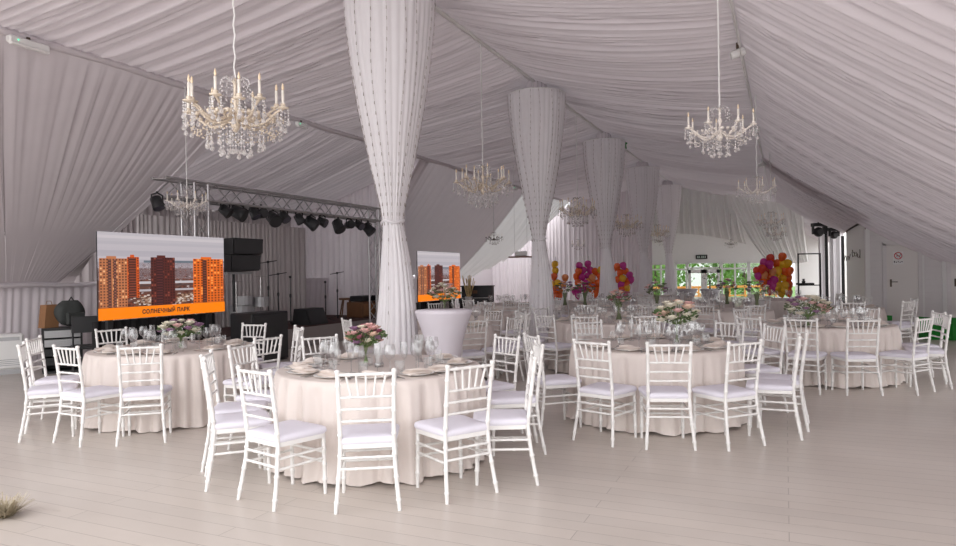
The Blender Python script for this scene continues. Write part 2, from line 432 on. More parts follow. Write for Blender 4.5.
# swags of cloth at the far end
def swag(name, A, B, lowA, lowB, drop, seed, tt, m='liner'):
    fo = Folds(14, .16, .42, .09, seed)
    W = math.hypot(B[0] - A[0], B[1] - A[1])
    def fn(i, j):
        tx, tz = A[0] + (B[0] - A[0]) * i, A[1] + (B[1] - A[1]) * i
        bx, bz = lowA[0] + (lowB[0] - lowA[0]) * i, lowA[1] + (lowB[1] - lowA[1]) * i - drop * 4 * i * (1 - i)
        bell = .25 * math.sin(PI * j)
        return (tx + (bx - tx) * j, tt + 2.0 * j + fo(i * W * 1.2 + 1) * min(1, j * 5) - bell, tz + (bz - tz) * j - bell)
    b = MB(); b.grid(fn, 220, 16); return struct(name, b, M[m])
swag('ceiling.004', at(655, 178, 33)[::2], at(742, 205, 33)[::2], at(652, 239, 36)[::2], at(752, 248, 36)[::2], -.28, 51, 31.0, 'lit_liner')
swag('ceiling.005', at(731, 200, 31)[::2], at(800, 215, 31)[::2], at(768, 262, 32)[::2], at(806, 262, 32)[::2], .1, 52, 30.0, 'lit_liner')

# right: white cabin with doors
TC = 21.0
def cl(x):
    X, _ = up(x, 270); k = X / F; Z = TC / (k * st + ct); return Z * (k * ct - st)
def cz(x, y):
    X, Y = up(x, y); k = X / F; Z = TC / (k * st + ct); return H + Y * Z / F
xc = cl(865)
b = MB(); b.box(((xc + 8) / 2, TC + .1, 1.42), (8 - xc, .2, 2.84)); struct('wall_right', b, M['siding'])
b = MB()
pk = cz(851, 221) + 1.0
b.prism([(xc, TC + .2, 0), (xc, TC + 6, 0), (xc, TC + 6, 2.55), (xc, TC + 4.1, 3.3), (xc, TC + .2, 2.62)], (.12, 0, 0)); struct('wall_right_gable', b, M['white'])
b = MB(); b.box((xc + .06, TC + 3, 3.5), (.1, 6.1, 1.9)); struct('trim_9', b, M['wood'])
b = MB(); b.box(((xc + 8) / 2, TC + 3, 2.80), (8 - xc, 6.2, .08)); struct('trim_5', b, M['wood'])
for k, (a, c) in enumerate(((886, 918), (950, 982))):
    X0, X1 = cl(a), cl(c); zt = cz(900, 245)
    d = MB(); d.box(((X0 + X1) / 2, TC - .03, zt / 2), (X1 - X0, .06, zt), bev=.008)
    o = struct('door_%d' % (k + 3), d, mat('door_white_%d' % k, (.74, .715, .69), .4, var=.02))
    fr = MB()
    for X in (X0 - .04, X1 + .04): fr.box((X, TC - .04, zt / 2), (.09, .1, zt + .08))
    fr.box(((X0 + X1) / 2, TC - .04, zt + .045), (X1 - X0 + .17, .1, .09)); fr.build('door_frame', M['siding'], o)
    hd = MB(); hx = X0 + .1; hh = cz(890, 283)
    hd.box((hx, TC - .07, hh), (.045, .02, .2), bev=.006); hd.tube([(hx, TC - .07, hh + .03), (hx, TC - .12, hh + .03), (hx + .15, TC - .12, hh + .03)], .012, 6); hd.build('door_handle', M['bronze'], o)
for k, (a, c) in enumerate(((866, 870), (919.5, 924), (942, 947))):
    b = MB(); b.box(((cl(a) + cl(c)) / 2, TC - .03, 1.4), (cl(c) - cl(a), .05, 2.8)); struct('trim_%d' % (6 + k), b, M['white'])
# no smoking notice on the door
p = (cl(898), TC - .068, cz(898, 258))
t = thing('notice', 'white no-smoking notice on the white cabin door', 'sign', p)
b = MB(); b.box((0, 0, 0), (.24, .008, .34), bev=.002); b.build('sheet', M['white'], t)
b = MB(); b.tube([(.085 * math.cos(q * PI / 12), -.008, .06 + .085 * math.sin(q * PI / 12)) for q in range(24)], .011, 5, closed=True); b.bar((-.058, -.008, .118), (.058, -.008, .0), .009, 5); b.build('prohibition_ring', M['red'], t)
b = MB(); b.box((-.005, -.006, .055), (.09, .006, .018)); b.box((.05, -.006, .085), (.012, .006, .04)); b.build('cigarette', M['ink'], t)
b = MB()
for i in range(5): b.box((-.085 + .042 * i, -.006, -.10 - .012 * (i % 2)), (.026, .004, .028 + .02 * (i == 0)))
b.build('lettering', M['ink'], t)
# wire script letters on the gable
b = MB()
def gw(x, y):
    X, Y = up(x, y); k = X / F; Z = (xc - .04) / (k * ct - st); return (xc - .04, Z * (k * st + ct), H + Y * Z / F)
def stroke(l): b.tube([gw(*q) for q in l], .011, 5)
stroke([(844.4, 261), (844.8, 257), (845.2, 255.5), (846.4, 258), (846.2, 261), (847, 259), (848, 256), (849, 257.5), (849, 260), (850, 256), (850.3, 254)])
stroke([(852.5, 250), (852.2, 254), (852.6, 257), (853.8, 256)]); stroke([(851.2, 253), (854, 252.5)])
stroke([(854.4, 252.5), (854.6, 256), (856.4, 256), (857, 253.5), (856.5, 252.5), (855.2, 253.5)])
stroke([(857.6, 254), (857.4, 257), (859, 257.4), (860, 255.5), (859.8, 249.5)]); stroke([(859.8, 255), (860.1, 258)])
tag(b.build('script_lettering', M['bronze']), 'thin bronze wire script letters fixed to the white gable panel', 'wall lettering')

# ------------------------------------------------------------------ outdoors, seen through the glazed front
b = MB(); b.box((8, 75, -1.2), (140, 69, .2)); struct('ground', b, M['grass'])
def tree(name, x, y, h, w, seed, label):
    r = random.Random(seed)
    t = thing(name, label, 'tree', (x, y, -1.1), 0, 'trees outside the glazed front')
    b = MB(); b.tube([(0, 0, 0), (.05, .05, h * .3), (0, .1, h * .6)], [.16, .13, .08], 7); b.build('trunk', M['bark'], t)
    b = MB()
    for _ in range(1500):
        q = r.random() * 2 * PI; p = math.acos(2 * r.random() - 1); d = r.random() ** .4
        c = Vector((w * d * math.sin(p) * math.cos(q), w * d * math.sin(p) * math.sin(q), h * .58 + h * .5 * d * math.cos(p)))
        s = .10 + .14 * r.random(); u = Vector((r.uniform(-1, 1), r.uniform(-1, 1), r.uniform(-1, 1))).normalized(); v = u.orthogonal().normalized()
        b.add([c - u * s, c + v * s * .6, c + u * s, c - v * s * .6], [(0, 1, 2, 3)])
    b.build('foliage', M['treeleaf'], t)
for k, (px, Z, h, w, l) in enumerate(((655, 47, 6.5, 2.2, 'leafy green tree behind the left-hand window, nearest the curtain'), (668, 52, 7, 2.4, 'leafy green tree outside, just left of the last draped column'),
                                   (726, 52, 6, 2.1, 'leafy green tree outside, just right of the glazed doors'), (743, 46.5, 7, 2.0, 'leafy green tree outside, between doors and right balloon cluster'),
                                   (764, 60, 6, 2.2, 'leafy green tree outside, partly behind the right balloon cluster'))):
    p = at(px, 270, Z); tree('tree', p[0], p[1], h, w, 60 + k, l)
pa, pb_ = at(652, 288, 43), at(776, 286, 43)
t = thing('railing', 'orange wooden railing outside the glazed front', 'railing', (pa[0], pa[1], -1.1), math.atan2(pb_[1] - pa[1], pb_[0] - pa[0]))
L_ = math.hypot(pb_[0] - pa[0], pb_[1] - pa[1])
hr = pa[2] + 1.1
b = MB(); b.box((L_ / 2, 0, hr), (L_, .09, .14), bev=.01); b.build('handrail', M['orange'], t)
b = MB(); b.box((L_ / 2, 0, hr - .55), (L_, .05, .08)); b.build('mid_rail', M['orange'], t)
for k in range(9):
    b = MB(); b.box((L_ * k / 8, 0, hr / 2), (.09, .09, hr)); b.build('post', M['orange'], t)
p = at(690, 300, 42); t = thing('ramp_rail', 'orange ramp handrail seen through the left glazed door', 'railing', (p[0], p[1] + .4, -1.1))
b = MB(); b.box((0, 0, .85), (.1, .1, 1.7)); b.build('post', M['orange'], t)
b = MB(); b.tube([(0, 0, 1.45), (.8, .3, .95)], .05, 5); b.build('handrail', M['orange'], t)
p = at(703, 285, 60); b = MB(); b.box((p[0] - 1, p[1], 1.5), (5, .3, 6), bev=.02); tag(b.build('outbuilding', mat('pale_render', (.78, .80, .82), .6)), 'pale building wall outside beyond the glazed doors', 'building')

# ------------------------------------------------------------------ draped columns
def column(k, label):
    tcen = T0 + BAY * (k + 1)
    t = thing('draped_column', label, 'draped column', (RA, tcen, 0), 0, 'draped columns down the middle of the hall')
    prof = [(.0, .30), (.3, .285), (1.0, .235), (1.7, .175), (2.05, .135), (2.2, .125), (2.35, .14), (2.7, .215), (3.1, .305), (3.6, .40), (4.2, .49), (4.7, .545), (5.08, .565), (5.1, .565)]
    r = random.Random(90 + k); nf = 34
    ph = [r.random() * 6 for _ in range(4)]
    def rad(z):
        for (a, ra), (c, rc) in zip(prof, prof[1:]):
            if z <= c: return ra + (rc - ra) * (z - a) / (c - a)
        return prof[-1][1]
    def pleat(q, z):
        return .8 * abs(math.sin(q * nf / 2 + ph[0] + .5 * math.sin(3 * q + ph[1]))) + .3 * math.sin(q * 7 + ph[2] + z * .4) - .4
    def upper(i, j):
        q = 2 * PI * i; z = 2.2 + 2.9 * j; R_ = rad(z) * (1 + .035 * pleat(q, z) + (.05 * pleat(q, z) if j < .3 else 0))
        return (R_ * math.cos(q), R_ * math.sin(q), z)
    b = MB(); b.grid(upper, 204, 30, wrap=True); b.build('upper_drape', M['drape'], t)
    def lower(i, j):
        q = 2 * PI * i; z = 2.2 * j + .01; R_ = rad(z) * (1 + (.12 - .04 * j) * pleat(q * .6, z) + .03 * math.sin(5 * q + z * 2))
        return (R_ * math.cos(q) + .05 * math.sin(z * 1.4), R_ * math.sin(q), z)
    b = MB(); b.grid(lower, 204, 18, wrap=True); b.build('lower_drape', M['drape'], t)
    b = MB(); b.tube([(.567 * math.cos(q * PI / 20), .567 * math.sin(q * PI / 20), 5.09) for q in range(40)], .012, 5, closed=True); b.build('hoop', M['white'], t)
    b = MB(); b.tube([(.135 * math.cos(q * PI / 10), .135 * math.sin(q * PI / 10), 2.2 + .02 * math.sin(q)) for q in range(20)], .022, 6, closed=True); b.build('tie_band', M['drape'], t)
    fo = lambda q: .02 * math.sin(q * 12)
    b = MB(); b.grid(lambda i, j: ((.19 + .015 * math.sin(i * 2 * PI * 14)) * math.cos(2 * PI * i), (.19 + .015 * math.sin(i * 2 * PI * 14)) * math.sin(2 * PI * i), 4.9 + .47 * j), 96, 3, wrap=True); b.build('pole_sleeve', M['liner'], t)
    b = MB(); b.box((0, 0, 2.6), (.1, .1, 5.2)); b.build('pole', M['steel'], t)
    ns = 16 if k < 3 else 10
    for s_ in range(ns):
        q = 2 * PI * (s_ + .3 * r.random()) / ns
        b = MB(); pts = []
        for z in [5.08 - .12 * i for i in range(25)] :
            R_ = rad(z) * 1.03 + .004
            if z < 2.15: break
            qq = q + .05 * math.sin(z * 3 + s_); pts.append((R_ * math.cos(qq), R_ * math.sin(qq), z))
        if k < 2 and s_ % 3 == 0:
            for z in (2.0, 1.7, 1.4, 1.1, .8, .5, .25):
                R_ = rad(z) * 1.12 + .01; pts.append((R_ * math.cos(q) + .05 * math.sin(z * 1.4), R_ * math.sin(q), z))
        b.tube(pts, .0016, 3, smooth=False)
        for p in pts[::1]: b.box((p[0], p[1], p[2] - .03), (.0065, .0065, .04), q)
        b.build('string_light', M['wire'], t)
for k, l in enumerate(('nearest and largest draped white column, behind the front table', 'second draped white column from the viewer', 'third draped white column, green star tip showing at its top',
                       'fourth draped white column from the viewer', 'fifth and farthest draped white column, beside the glazed doors')):
    column(k, l)
p = at(621, 142, 19.2)
b = MB(); b.prism([(.17 * (1 if i % 2 == 0 else .5) * math.cos(PI / 2 + i * PI / 5), 0, .17 * (1 if i % 2 == 0 else .5) * math.sin(PI / 2 + i * PI / 5)) for i in range(10)], (0, .08, 0))
o = b.build('foil_balloon', mat('green_foil', (.02, .30, .05), .25, .4), None, (p[0], p[1] + .3, p[2]), TH); tag(o, 'green star foil balloon caught at the top of the third column', 'balloon')

# ------------------------------------------------------------------ chandeliers
def chandelier(name, label, pos, top, rad, arms, mats, fine, group, cr=1.0):
    t = thing(name, label, 'chandelier', pos, rnd.random() * 3, group)
    gm, cm, dm, bm = mats
    s = rad
    b = MB(); n = max(6, int((top - pos[2] - .8 * s) / .09))
    b.tube([(0.008 * (-1) ** i, 0, .80 * s + (top - pos[2] - .80 * s) * i / n) for i in range(n + 1)], .008, 5); b.build('chain', M['steel'] if gm is M['bronze'] else M['white'], t)
    b = MB(); b.lathe([(.0, -.22 * s), (.05 * s, -.19 * s), (.09 * s, -.08 * s), (.05 * s, .0), (.10 * s, .06 * s), (.04 * s, .14 * s), (.03 * s, .28 * s), (.075 * s, .38 * s), (.03 * s, .48 * s), (.03 * s, .68 * s), (.07 * s, .74 * s), (0, .80 * s)], n=12); b.build('stem', gm, t)
    cr_ = MB()
    for k in range(8):
        q = 2 * PI * k / 8; a = Vector((math.cos(q), math.sin(q), 0)) * s
        cr_.tube([a * .04 + Vector((0, 0, .70 * s)), a * .16 + Vector((0, 0, .80 * s)), a * .24 + Vector((0, 0, .76 * s)), a * .27 + Vector((0, 0, .66 * s))], .012 * s, 5)
        for z in (.58, .50, .42): cr_.ball((a.x * .27, a.y * .27, z * s), .022 * s, 6, 4)
    cr_.build('crown', cm, t)
    spots = []
    for k in range(arms):
        q = 2 * PI * k / arms; d = Vector((math.cos(q), math.sin(q), 0)); rr = s * (.92 if k % 2 == 0 or arms < 10 else .74); zz = 0 if k % 2 == 0 or arms < 10 else .10 * s
        b = MB(); pts = []
        for i in range(13):
            u = i / 12; pts.append(d * (.06 * s + (rr - .06 * s) * u) + Vector((0, 0, .06 * s - .19 * s * math.sin(PI * min(1, u * 1.15)) * (1 - .2 * u) + (.12 * s) * u ** 3 + zz)))
        b.tube(pts, .027 * s, 6)
        e = pts[-1]
        # curled tendril on the arm
        c0 = pts[6]; b.tube([c0 + d * (.07 * s * math.sin(w) * (1 - w / 9)) + Vector((0, 0, .07 * s * (1 - math.cos(w)) * (1 - w / 9))) for w in [i * .5 for i in range(10)]], .010 * s, 4)
        b.lathe([(.012 * s, -.01), (.10 * s, .0), (.115 * s, .02 * s), (.02 * s, .03 * s), (.045 * s, .05 * s), (.05 * s, .09 * s), (0, .09 * s)], (e.x, e.y, e.z), 10)
        arm = b.build('arm', gm, t)
        b = MB(); b.lathe([(.026 * s, .08 * s), (.026 * s, .34 * s), (0, .34 * s)], (e.x, e.y, e.z), 7); b.build('candle', M['candle'], arm)
        b = MB(); b.lathe([(.014 * s, .34 * s), (.028 * s, .38 * s), (.018 * s, .44 * s), (0, .48 * s)], (e.x, e.y, e.z), 6); b.build('bulb', bm, arm)
        for w in range(4 if fine else 3):
            a = q + w * 2 * PI / (4 if fine else 3); spots.append((e.x + .10 * s * math.cos(a), e.y + .10 * s * math.sin(a), e.z - .005, .30 + .12 * ((w + k) % 2)))
    for ring, nn, z0, ln in ((.50, arms + 4, -.10, .42), (.26, 8, -.14, .52)):
        for k in range(nn):
            q = 2 * PI * k / nn; spots.append((ring * s * math.cos(q), ring * s * math.sin(q), z0 * s, ln))
    spots.append((0, 0, -.2 * s, .40))
    def dropgeo(b, x, y, z, ln):
        z1 = z - ln * s
        b.bar((x, y, z), (x, y, z1), .004 * s, 3)
        nb = 4
        for i in range(nb): b.ball((x, y, z - (i + .5) * (ln - .10) * s / nb), .026 * s, 5, 3)
        b.lathe([(0, .11 * s), (.024 * s, .08 * s), (.050 * s, .02 * s), (.034 * s, -.005 * s), (0, -.02 * s)], (x, y, z1), 6, smooth=False)
    if fine:
        for sp in spots[:96]:
            b = MB(); dropgeo(b, *sp); b.build('crystal_drop', dm, t)
    else:
        b = MB()
        for sp in spots: dropgeo(b, *sp)
        o = b.build('crystal_fringe', dm, t); o['kind'] = 'stuff'
    if fine:
        g2 = MB()
        for k in range(arms * 2):
            q = 2 * PI * k / (arms * 2)
            for i in range(7):
                u = i / 6; rr = (.86 - .30 * u) * s
                g2.ball((rr * math.cos(q + .25 * u), rr * math.sin(q + .25 * u), (.02 - .30 * math.sin(PI * u * .8)) * s), .020 * s, 5, 3)
            g2.ball((.68 * s * math.cos(q), .68 * s * math.sin(q), .05 * s), .045 * s, 6, 4); g2.ball((.40 * s * math.cos(q), .40 * s * math.sin(q), .10 * s), .05 * s, 6, 4)
        o = g2.build('bead_swag', gm, t); o['kind'] = 'stuff'
    # bead garlands from crown to arms
    g = MB()
    for k in range(arms):
        q = 2 * PI * k / arms
        for i in range(9):
            u = i / 8; rr = (.25 + .55 * u) * s; z = (.66 - .62 * u - .25 * math.sin(PI * u) * .6) * s
            g.ball((rr * math.cos(q + .1), rr * math.sin(q + .1), z), .016 * s, 5, 3)
    o = g.build('bead_garland', cm, t); o['kind'] = 'stuff'
    return t
gold = (M['goldglass'], M['crystal'], M['crystal'], M['bulb'])
pale = (mat('pale_cream_glass', (.84, .78, .72), .15, var=.06, coat=.4), M['crystal'], M['crystal'], M['bulb'])
dark = (M['bronze'], M['crystal'], M['crystal'], M['candle'])
ridge_l = ('large crystal chandelier with cream candles, nearest on the left', 'large gilt crystal chandelier between the first and second draped columns', 'large gilt crystal chandelier between the second and third draped columns',
           'large chandelier between the third and fourth draped columns', 'large chandelier between the fourth and fifth draped columns')
for k, l in enumerate(ridge_l):
    tt = T0 + BAY * (k + .5) + .05
    chandelier('chandelier', l, (RA + (.06 if k == 0 else 0), tt, 2.93), HA, .48, 12, gold if k else gold, k < 1, 'large chandeliers under the ridge')
for px, py, Z, l, fine, m in ((720, 134, 6.2, 'pale crystal chandelier on a white chain, nearest on the right', True, pale), (757, 191, 11.3, 'crystal chandelier, second along the right-hand row', False, pale),
                       (771, 222, 16.4, 'crystal chandelier, third along the right-hand row', False, pale), (776, 234, 21.6, 'crystal chandelier, fourth and lowest in view of the right-hand row', False, pale)):
    p = at(px, py, Z); chandelier('chandelier', l, (p[0], p[1], p[2]), HB - .1, .31, 7, m, fine, 'small chandeliers on the right')
p = at(187, 205, 11.0); chandelier('chandelier', 'small pale chandelier hanging above the big left screen', p, HS, .32, 7, pale, True, 'small chandeliers on the left')
p = at(494, 239, 22.6); chandelier('chandelier', 'small dark bronze chandelier in front of the bright white swag', p, HS, .29, 6, dark, False, 'small chandeliers on the left')
p = at(578, 245, 25.5); chandelier('chandelier', 'small crystal chandelier hanging before the pink back curtain', p, HS + .3, .27, 6, pale, False, 'small chandeliers on the left')
p = at(731, 244, 29.5); chandelier('chandelier', 'small dark chandelier in front of the far white wall', p, 4.6, .26, 6, dark, False, 'small chandeliers far away')
p = at(661, 241, 31); chandelier('chandelier', 'small dark chandelier between the fourth and fifth columns', p, 5.0, .30, 6, dark, False, 'small chandeliers far away')

# ------------------------------------------------------------------ chairs
def seg(a, b, r, rings=(), n=8, bump=1.28):
    a = Vector(a); b = Vector(b); L = (b - a).length; pts = []; rs = []
    st_ = [(0, r)]
    for q in rings:
        st_ += [(q - .011 / L, r), (q - .004 / L, r * bump), (q + .004 / L, r * bump), (q + .011 / L, r)]
    st_ += [(1, r)]
    return [a + (b - a) * k for k, _ in st_], [x for _, x in st_]
def chair_parts():
    P_ = []
    for s in (-1, 1):
        pts = [(.205 * s, -.262, 0), (.193 * s, -.236, .14), (.180 * s, -.212, .29), (.174 * s, -.200, .43), (.175 * s, -.212, .56), (.178 * s, -.235, .74), (.182 * s, -.258, .905)]
        b = MB(); pp = []; rr = []
        for (a, c) in zip(pts, pts[1:]):
            q, w = seg(a, c, .0145, (.5,)); pp += q[:-1]; rr += w[:-1]
        pp.append(Vector(pts[-1])); rr.append(.0145); pp += [Vector((.183 * s, -.259, .912)), Vector((.183 * s, -.26, .924)), Vector((.183 * s, -.2605, .930))]; rr += [.018, .017, .008]
        rr[0] = .012; b.tube(pp, rr, 8); P_.append(('back_post', b, 'chair'))
    for s in (-1, 1):
        q, w = seg((.186 * s, .178, 0), (.180 * s, .172, .42), .0145, (.25, .5, .75)); w[0] = .012
        b = MB(); b.tube(q, w, 8); P_.append(('leg', b, 'chair'))
    def rail(z, y, xw, r=.0095, rings=(.2, .5, .8), bow=0.0):
        b = MB(); q, w = seg((-xw, y, z), (xw, y, z), r, rings); b.tube(q, w, 7); return b
    P_.append(('crest_rail', rail(.895, -.256, .182, .0115), 'chair'))
    for z, y in ((.745, -.236, ), (.665, -.225), (.585, -.215)): P_.append(('back_rail', rail(z, y, .177), 'chair'))
    for k in range(5):
        x0 = -.098 + .049 * k; x1 = -.128 + .064 * k
        b = MB(); b.bar((x0, -.237, .75), (x1, -.256, .893), .0082, 6); P_.append(('spindle', b, 'chair'))
    # seat frame: a rounded trapezium ring with slab
    def outline(k, z, back=-.205, front=.195, wb=.182, wf=.205):
        pts = []
        for (x, y, rad_, a0) in ((wf, front, .05, 0), (-wf, front, .05, 90), (-wb, back, .035, 180), (wb, back, .035, 270)):
            cx = x - math.copysign(rad_, x); cy = y - math.copysign(rad_, y)
            for i in range(5):
                q = math.radians(a0 + 22.5 * i); pts.append(((cx + rad_ * math.cos(q)) * k, (cy + rad_ * math.sin(q)) * k, z))
        return pts
    b = MB(); lo = outline(1, .402); n = len(lo)
    b.prism(lo, (0, 0, .03)); P_.append(('seat', b, 'chair'))
    b = MB(); vs = []; rings = ((1.0, .432), (1.035, .440), (1.045, .455), (1.02, .470), (.93, .479), (.6, .484), (.2, .486))
    for k, z in rings: vs += outline(k, z)
    fs = [(i * n + j, i * n + (j + 1) % n, (i + 1) * n + (j + 1) % n, (i + 1) * n + j) for i in range(len(rings) - 1) for j in range(n)]
    b.add(vs, fs, True); b.add(vs[:n], [tuple(range(n))[::-1]]); b.add(vs[-n:], [tuple(range(n))], True); P_.append(('cushion', b, 'cushion'))
    def stretch(a, c):
        b = MB(); q, w = seg(a, c, .0095, (.3, .7)); b.tube(q, w, 7); P_.append(('stretcher', b, 'chair'))
    for z in (.345, .275):
        stretch((-.182, -.212 - (.345 - z) * .12, z), (.182, -.212 - (.345 - z) * .12, z))
        stretch((-.183, .175, z - .05), (.183, .175, z - .05))
        for s in (-1, 1): stretch((.181 * s, -.212, z - .02), (.183 * s, .174, z - .02))
    return P_
PARTS = chair_parts()
def chair_proto(far):
    t = thing('banquet_chair', 'x', 'chair')
    if not far:
        for nm, b, m in PARTS: b.build(nm, M[m], t)
    else:
        G = {'backrest': ('back_post', 'crest_rail', 'back_rail', 'spindle'), 'base': ('leg', 'seat', 'stretcher'), 'cushion': ('cushion',)}
        for g, names in G.items():
            a = MB()
            for nm, b, m in PARTS:
                if nm in names:
                    o = len(a.v); a.v += b.v; a.f += [[i + o for i in f] for f in b.f]; a.s += b.s; a.m += b.m
            a.build(g, M['cushion' if g == 'cushion' else 'chair'], t)
    return t
CH_NEAR, CH_FAR = chair_proto(False), chair_proto(True)

# ------------------------------------------------------------------ tableware prototypes
def wine(bowl_r, bowl_h, stem_h, foot, rim):
    b = MB(); b.lathe([(0, .0), (foot, .001), (foot, .004), (.006, .010), (.0042, .02), (.0042, stem_h), (.010, stem_h + .006), (bowl_r * .7, stem_h + bowl_h * .18), (bowl_r, stem_h + bowl_h * .45), (bowl_r * .95, stem_h + bowl_h * .7), (rim, stem_h + bowl_h)], n=14); return b
G_WINE = wine(.047, .125, .105, .038, .037).mesh('wine_glass', M['glass'])
G_FLUTE = wine(.032, .145, .095, .034, .027).mesh('champagne_glass', M['glass'])
b = MB(); b.lathe([(0, .004), (.026, .004), (.030, .0), (.034, .06), (.037, .105)], n=14); G_TUMB = b.mesh('tumbler', M['glass'])
b = MB(); b.lathe([(0, .004), (.075, .003), (.080, .006), (.135, .020), (.137, .023), (.125, .021), (.085, .010), (0, .009)], n=32); G_PLATE = b.mesh('plate', M['plate'])
def napkin(seed):
    r = random.Random(seed); b = MB()
    def layer(z, w, d, k, x0, y0):
        def fn(i, j):
            x = (i - .5) * w; y = (j - .5) * d; e = max(abs(i - .5), abs(j - .5)) * 2
            return (x + x0 + .005 * math.sin(6 * j + k), y + y0, z + .003 * math.sin(5 * i + 3 * j + k) + .010 * (1 - e ** 3))
        b.grid(fn, 10, 8)
        b.grid(lambda i, j: (lambda p: (p[0], p[1], p[2] - .008))(fn(i, j)), 10, 8)
    layer(.026, .23, .155, r.random() * 6, 0, 0); layer(.038, .20, .125, r.random() * 6, .01, .012); layer(.050, .15, .08, r.random() * 6, -.02, -.01)
    return b.mesh('napkin', M['napkin'])
G_NAP = [napkin(i) for i in range(3)]
b = MB(); b.box((0, -.05, .004), (.012, .11, .004)); b.box((0, .03, .004), (.022, .05, .004))
for k in (-1, 0, 1): b.box((.008 * k, .075, .004), (.0035, .05, .004))
G_FORK = b.mesh('fork', M['metal'])
b = MB(); b.box((0, -.05, .004), (.014, .10, .006)); b.prism([(-.009, 0, .002), (.009, 0, .002), (.009, .09, .002), (-.004, .12, .002)], (0, 0, .003)); G_KNIFE = b.mesh('knife', M['metal'])
def inst(name, me, loc, rz, label, cat, group):
    o = bpy.data.objects.new(name, me); C.objects.link(o); o.location = loc; o.rotation_euler[2] = rz
    return tag(o, label, cat, group)

# ------------------------------------------------------------------ flowers
def blossom(b, c, s, r):
    c = Vector(c)
    for lay, (n, tilt, k) in enumerate(((4, .15, .55), (5, .6, .8), (6, 1.05, 1.0))):
        for i in range(n):
            q = 2 * PI * (i + .5 * lay) / n + r.random() * .3
            d = Vector((math.cos(q), math.sin(q), 0)); u = Vector((-d.y, d.x, 0)); up_ = Vector((0, 0, 1))
            ax = (up_ * math.cos(tilt) + d * math.sin(tilt)); w = s * k * .55
            p0 = c + d * s * .05; tip = c + ax * s * k; mid = c + ax * s * k * .55 + d * s * .12
            b.add([p0 - u * w * .3, p0 + u * w * .3, mid + u * w, mid + d * s * .08, mid - u * w, tip + u * w * .55 + d * s * .1, tip + d * s * .04, tip - u * w * .55 + d * s * .1],
                  [(0, 1, 2, 3), (0, 3, 4), (3, 2, 5, 6), (4, 3, 6, 7)], True)
    b.ball(c + Vector((0, 0, s * .25)), s * .33, 7, 5)
def bouquet(label, loc, cols, spread, height, vase, seed, n=20, leafmat='leaf', bl=.042, flat=.9, group='table flower arrangements'):
    r = random.Random(seed)
    t = thing('flower_vase', label, 'flower arrangement', loc, r.random() * 6, group)
    vh = height
    b = MB()
    if vase == 'round':
        b.lathe([(0, .004), (.045, .0), (.065, .05), (.07, .10), (.055, .16), (.048, vh * .95), (.052, vh)], n=18)
    elif vase == 'jar': b.lathe([(0, .004), (.062, .0), (.066, .01), (.066, vh), (.068, vh)], n=18)
    else: b.lathe([(0, .004), (.05, .0), (.035, .06), (.03, vh * .5), (.05, vh * .9), (.065, vh)], n=18)
    b.build('vase', M['glass'] if vase != 'trumpet' else M['sage'], t)
    top = Vector((0, 0, vh)); b = MB(); heads = []
    for k in range(n):
        q = 2 * PI * k * .618; e = (k + .5) / n; rr = spread * math.sqrt(e); z = vh + .05 + spread * 1.05 * (1 - e) + .05 * r.random()
        pz = 1 - 1.55 * e; pr = math.sqrt(max(0, 1 - pz * pz)); h = Vector((spread * pr * math.cos(q) * r.uniform(.85, 1.08), spread * pr * math.sin(q) * r.uniform(.85, 1.08), vh + flat * (spread * .62 + spread * .8 * pz))); heads.append(h)
        b.tube([(-.02 * math.cos(q), -.02 * math.sin(q), .02), (.02 * math.cos(q), .02 * math.sin(q), vh), h], .003, 4)
    b.build('stems', M['stem'], t)
    f = MB()
    for _ in range(int(n * 6)):
        q = r.random() * 2 * PI; rr = spread * 1.12 * math.sqrt(r.random()); z = vh + .02 + flat * (spread * .55 + spread * .8 * math.sqrt(max(0, 1 - (rr / spread / 1.12) ** 2)) * r.uniform(-.8, .6))
        c = Vector((rr * math.cos(q), rr * math.sin(q), z)); d = Vector((math.cos(q) + r.uniform(-.6, .6), math.sin(q) + r.uniform(-.6, .6), r.uniform(-.3, .8))).normalized(); s = .03 + .035 * r.random()
        v = d.orthogonal().normalized() * s * .35
        f.add([c, c + d * s * .5 + v, c + d * s, c + d * s * .5 - v], [(0, 1, 2, 3)])
    f.build('foliage', M[leafmat], t)
    for k, h in enumerate(heads):
        b = MB(); blossom(b, h, bl * r.uniform(.95, 1.45), r); b.build('bloom', M[cols[k % len(cols)]], t)
    return t

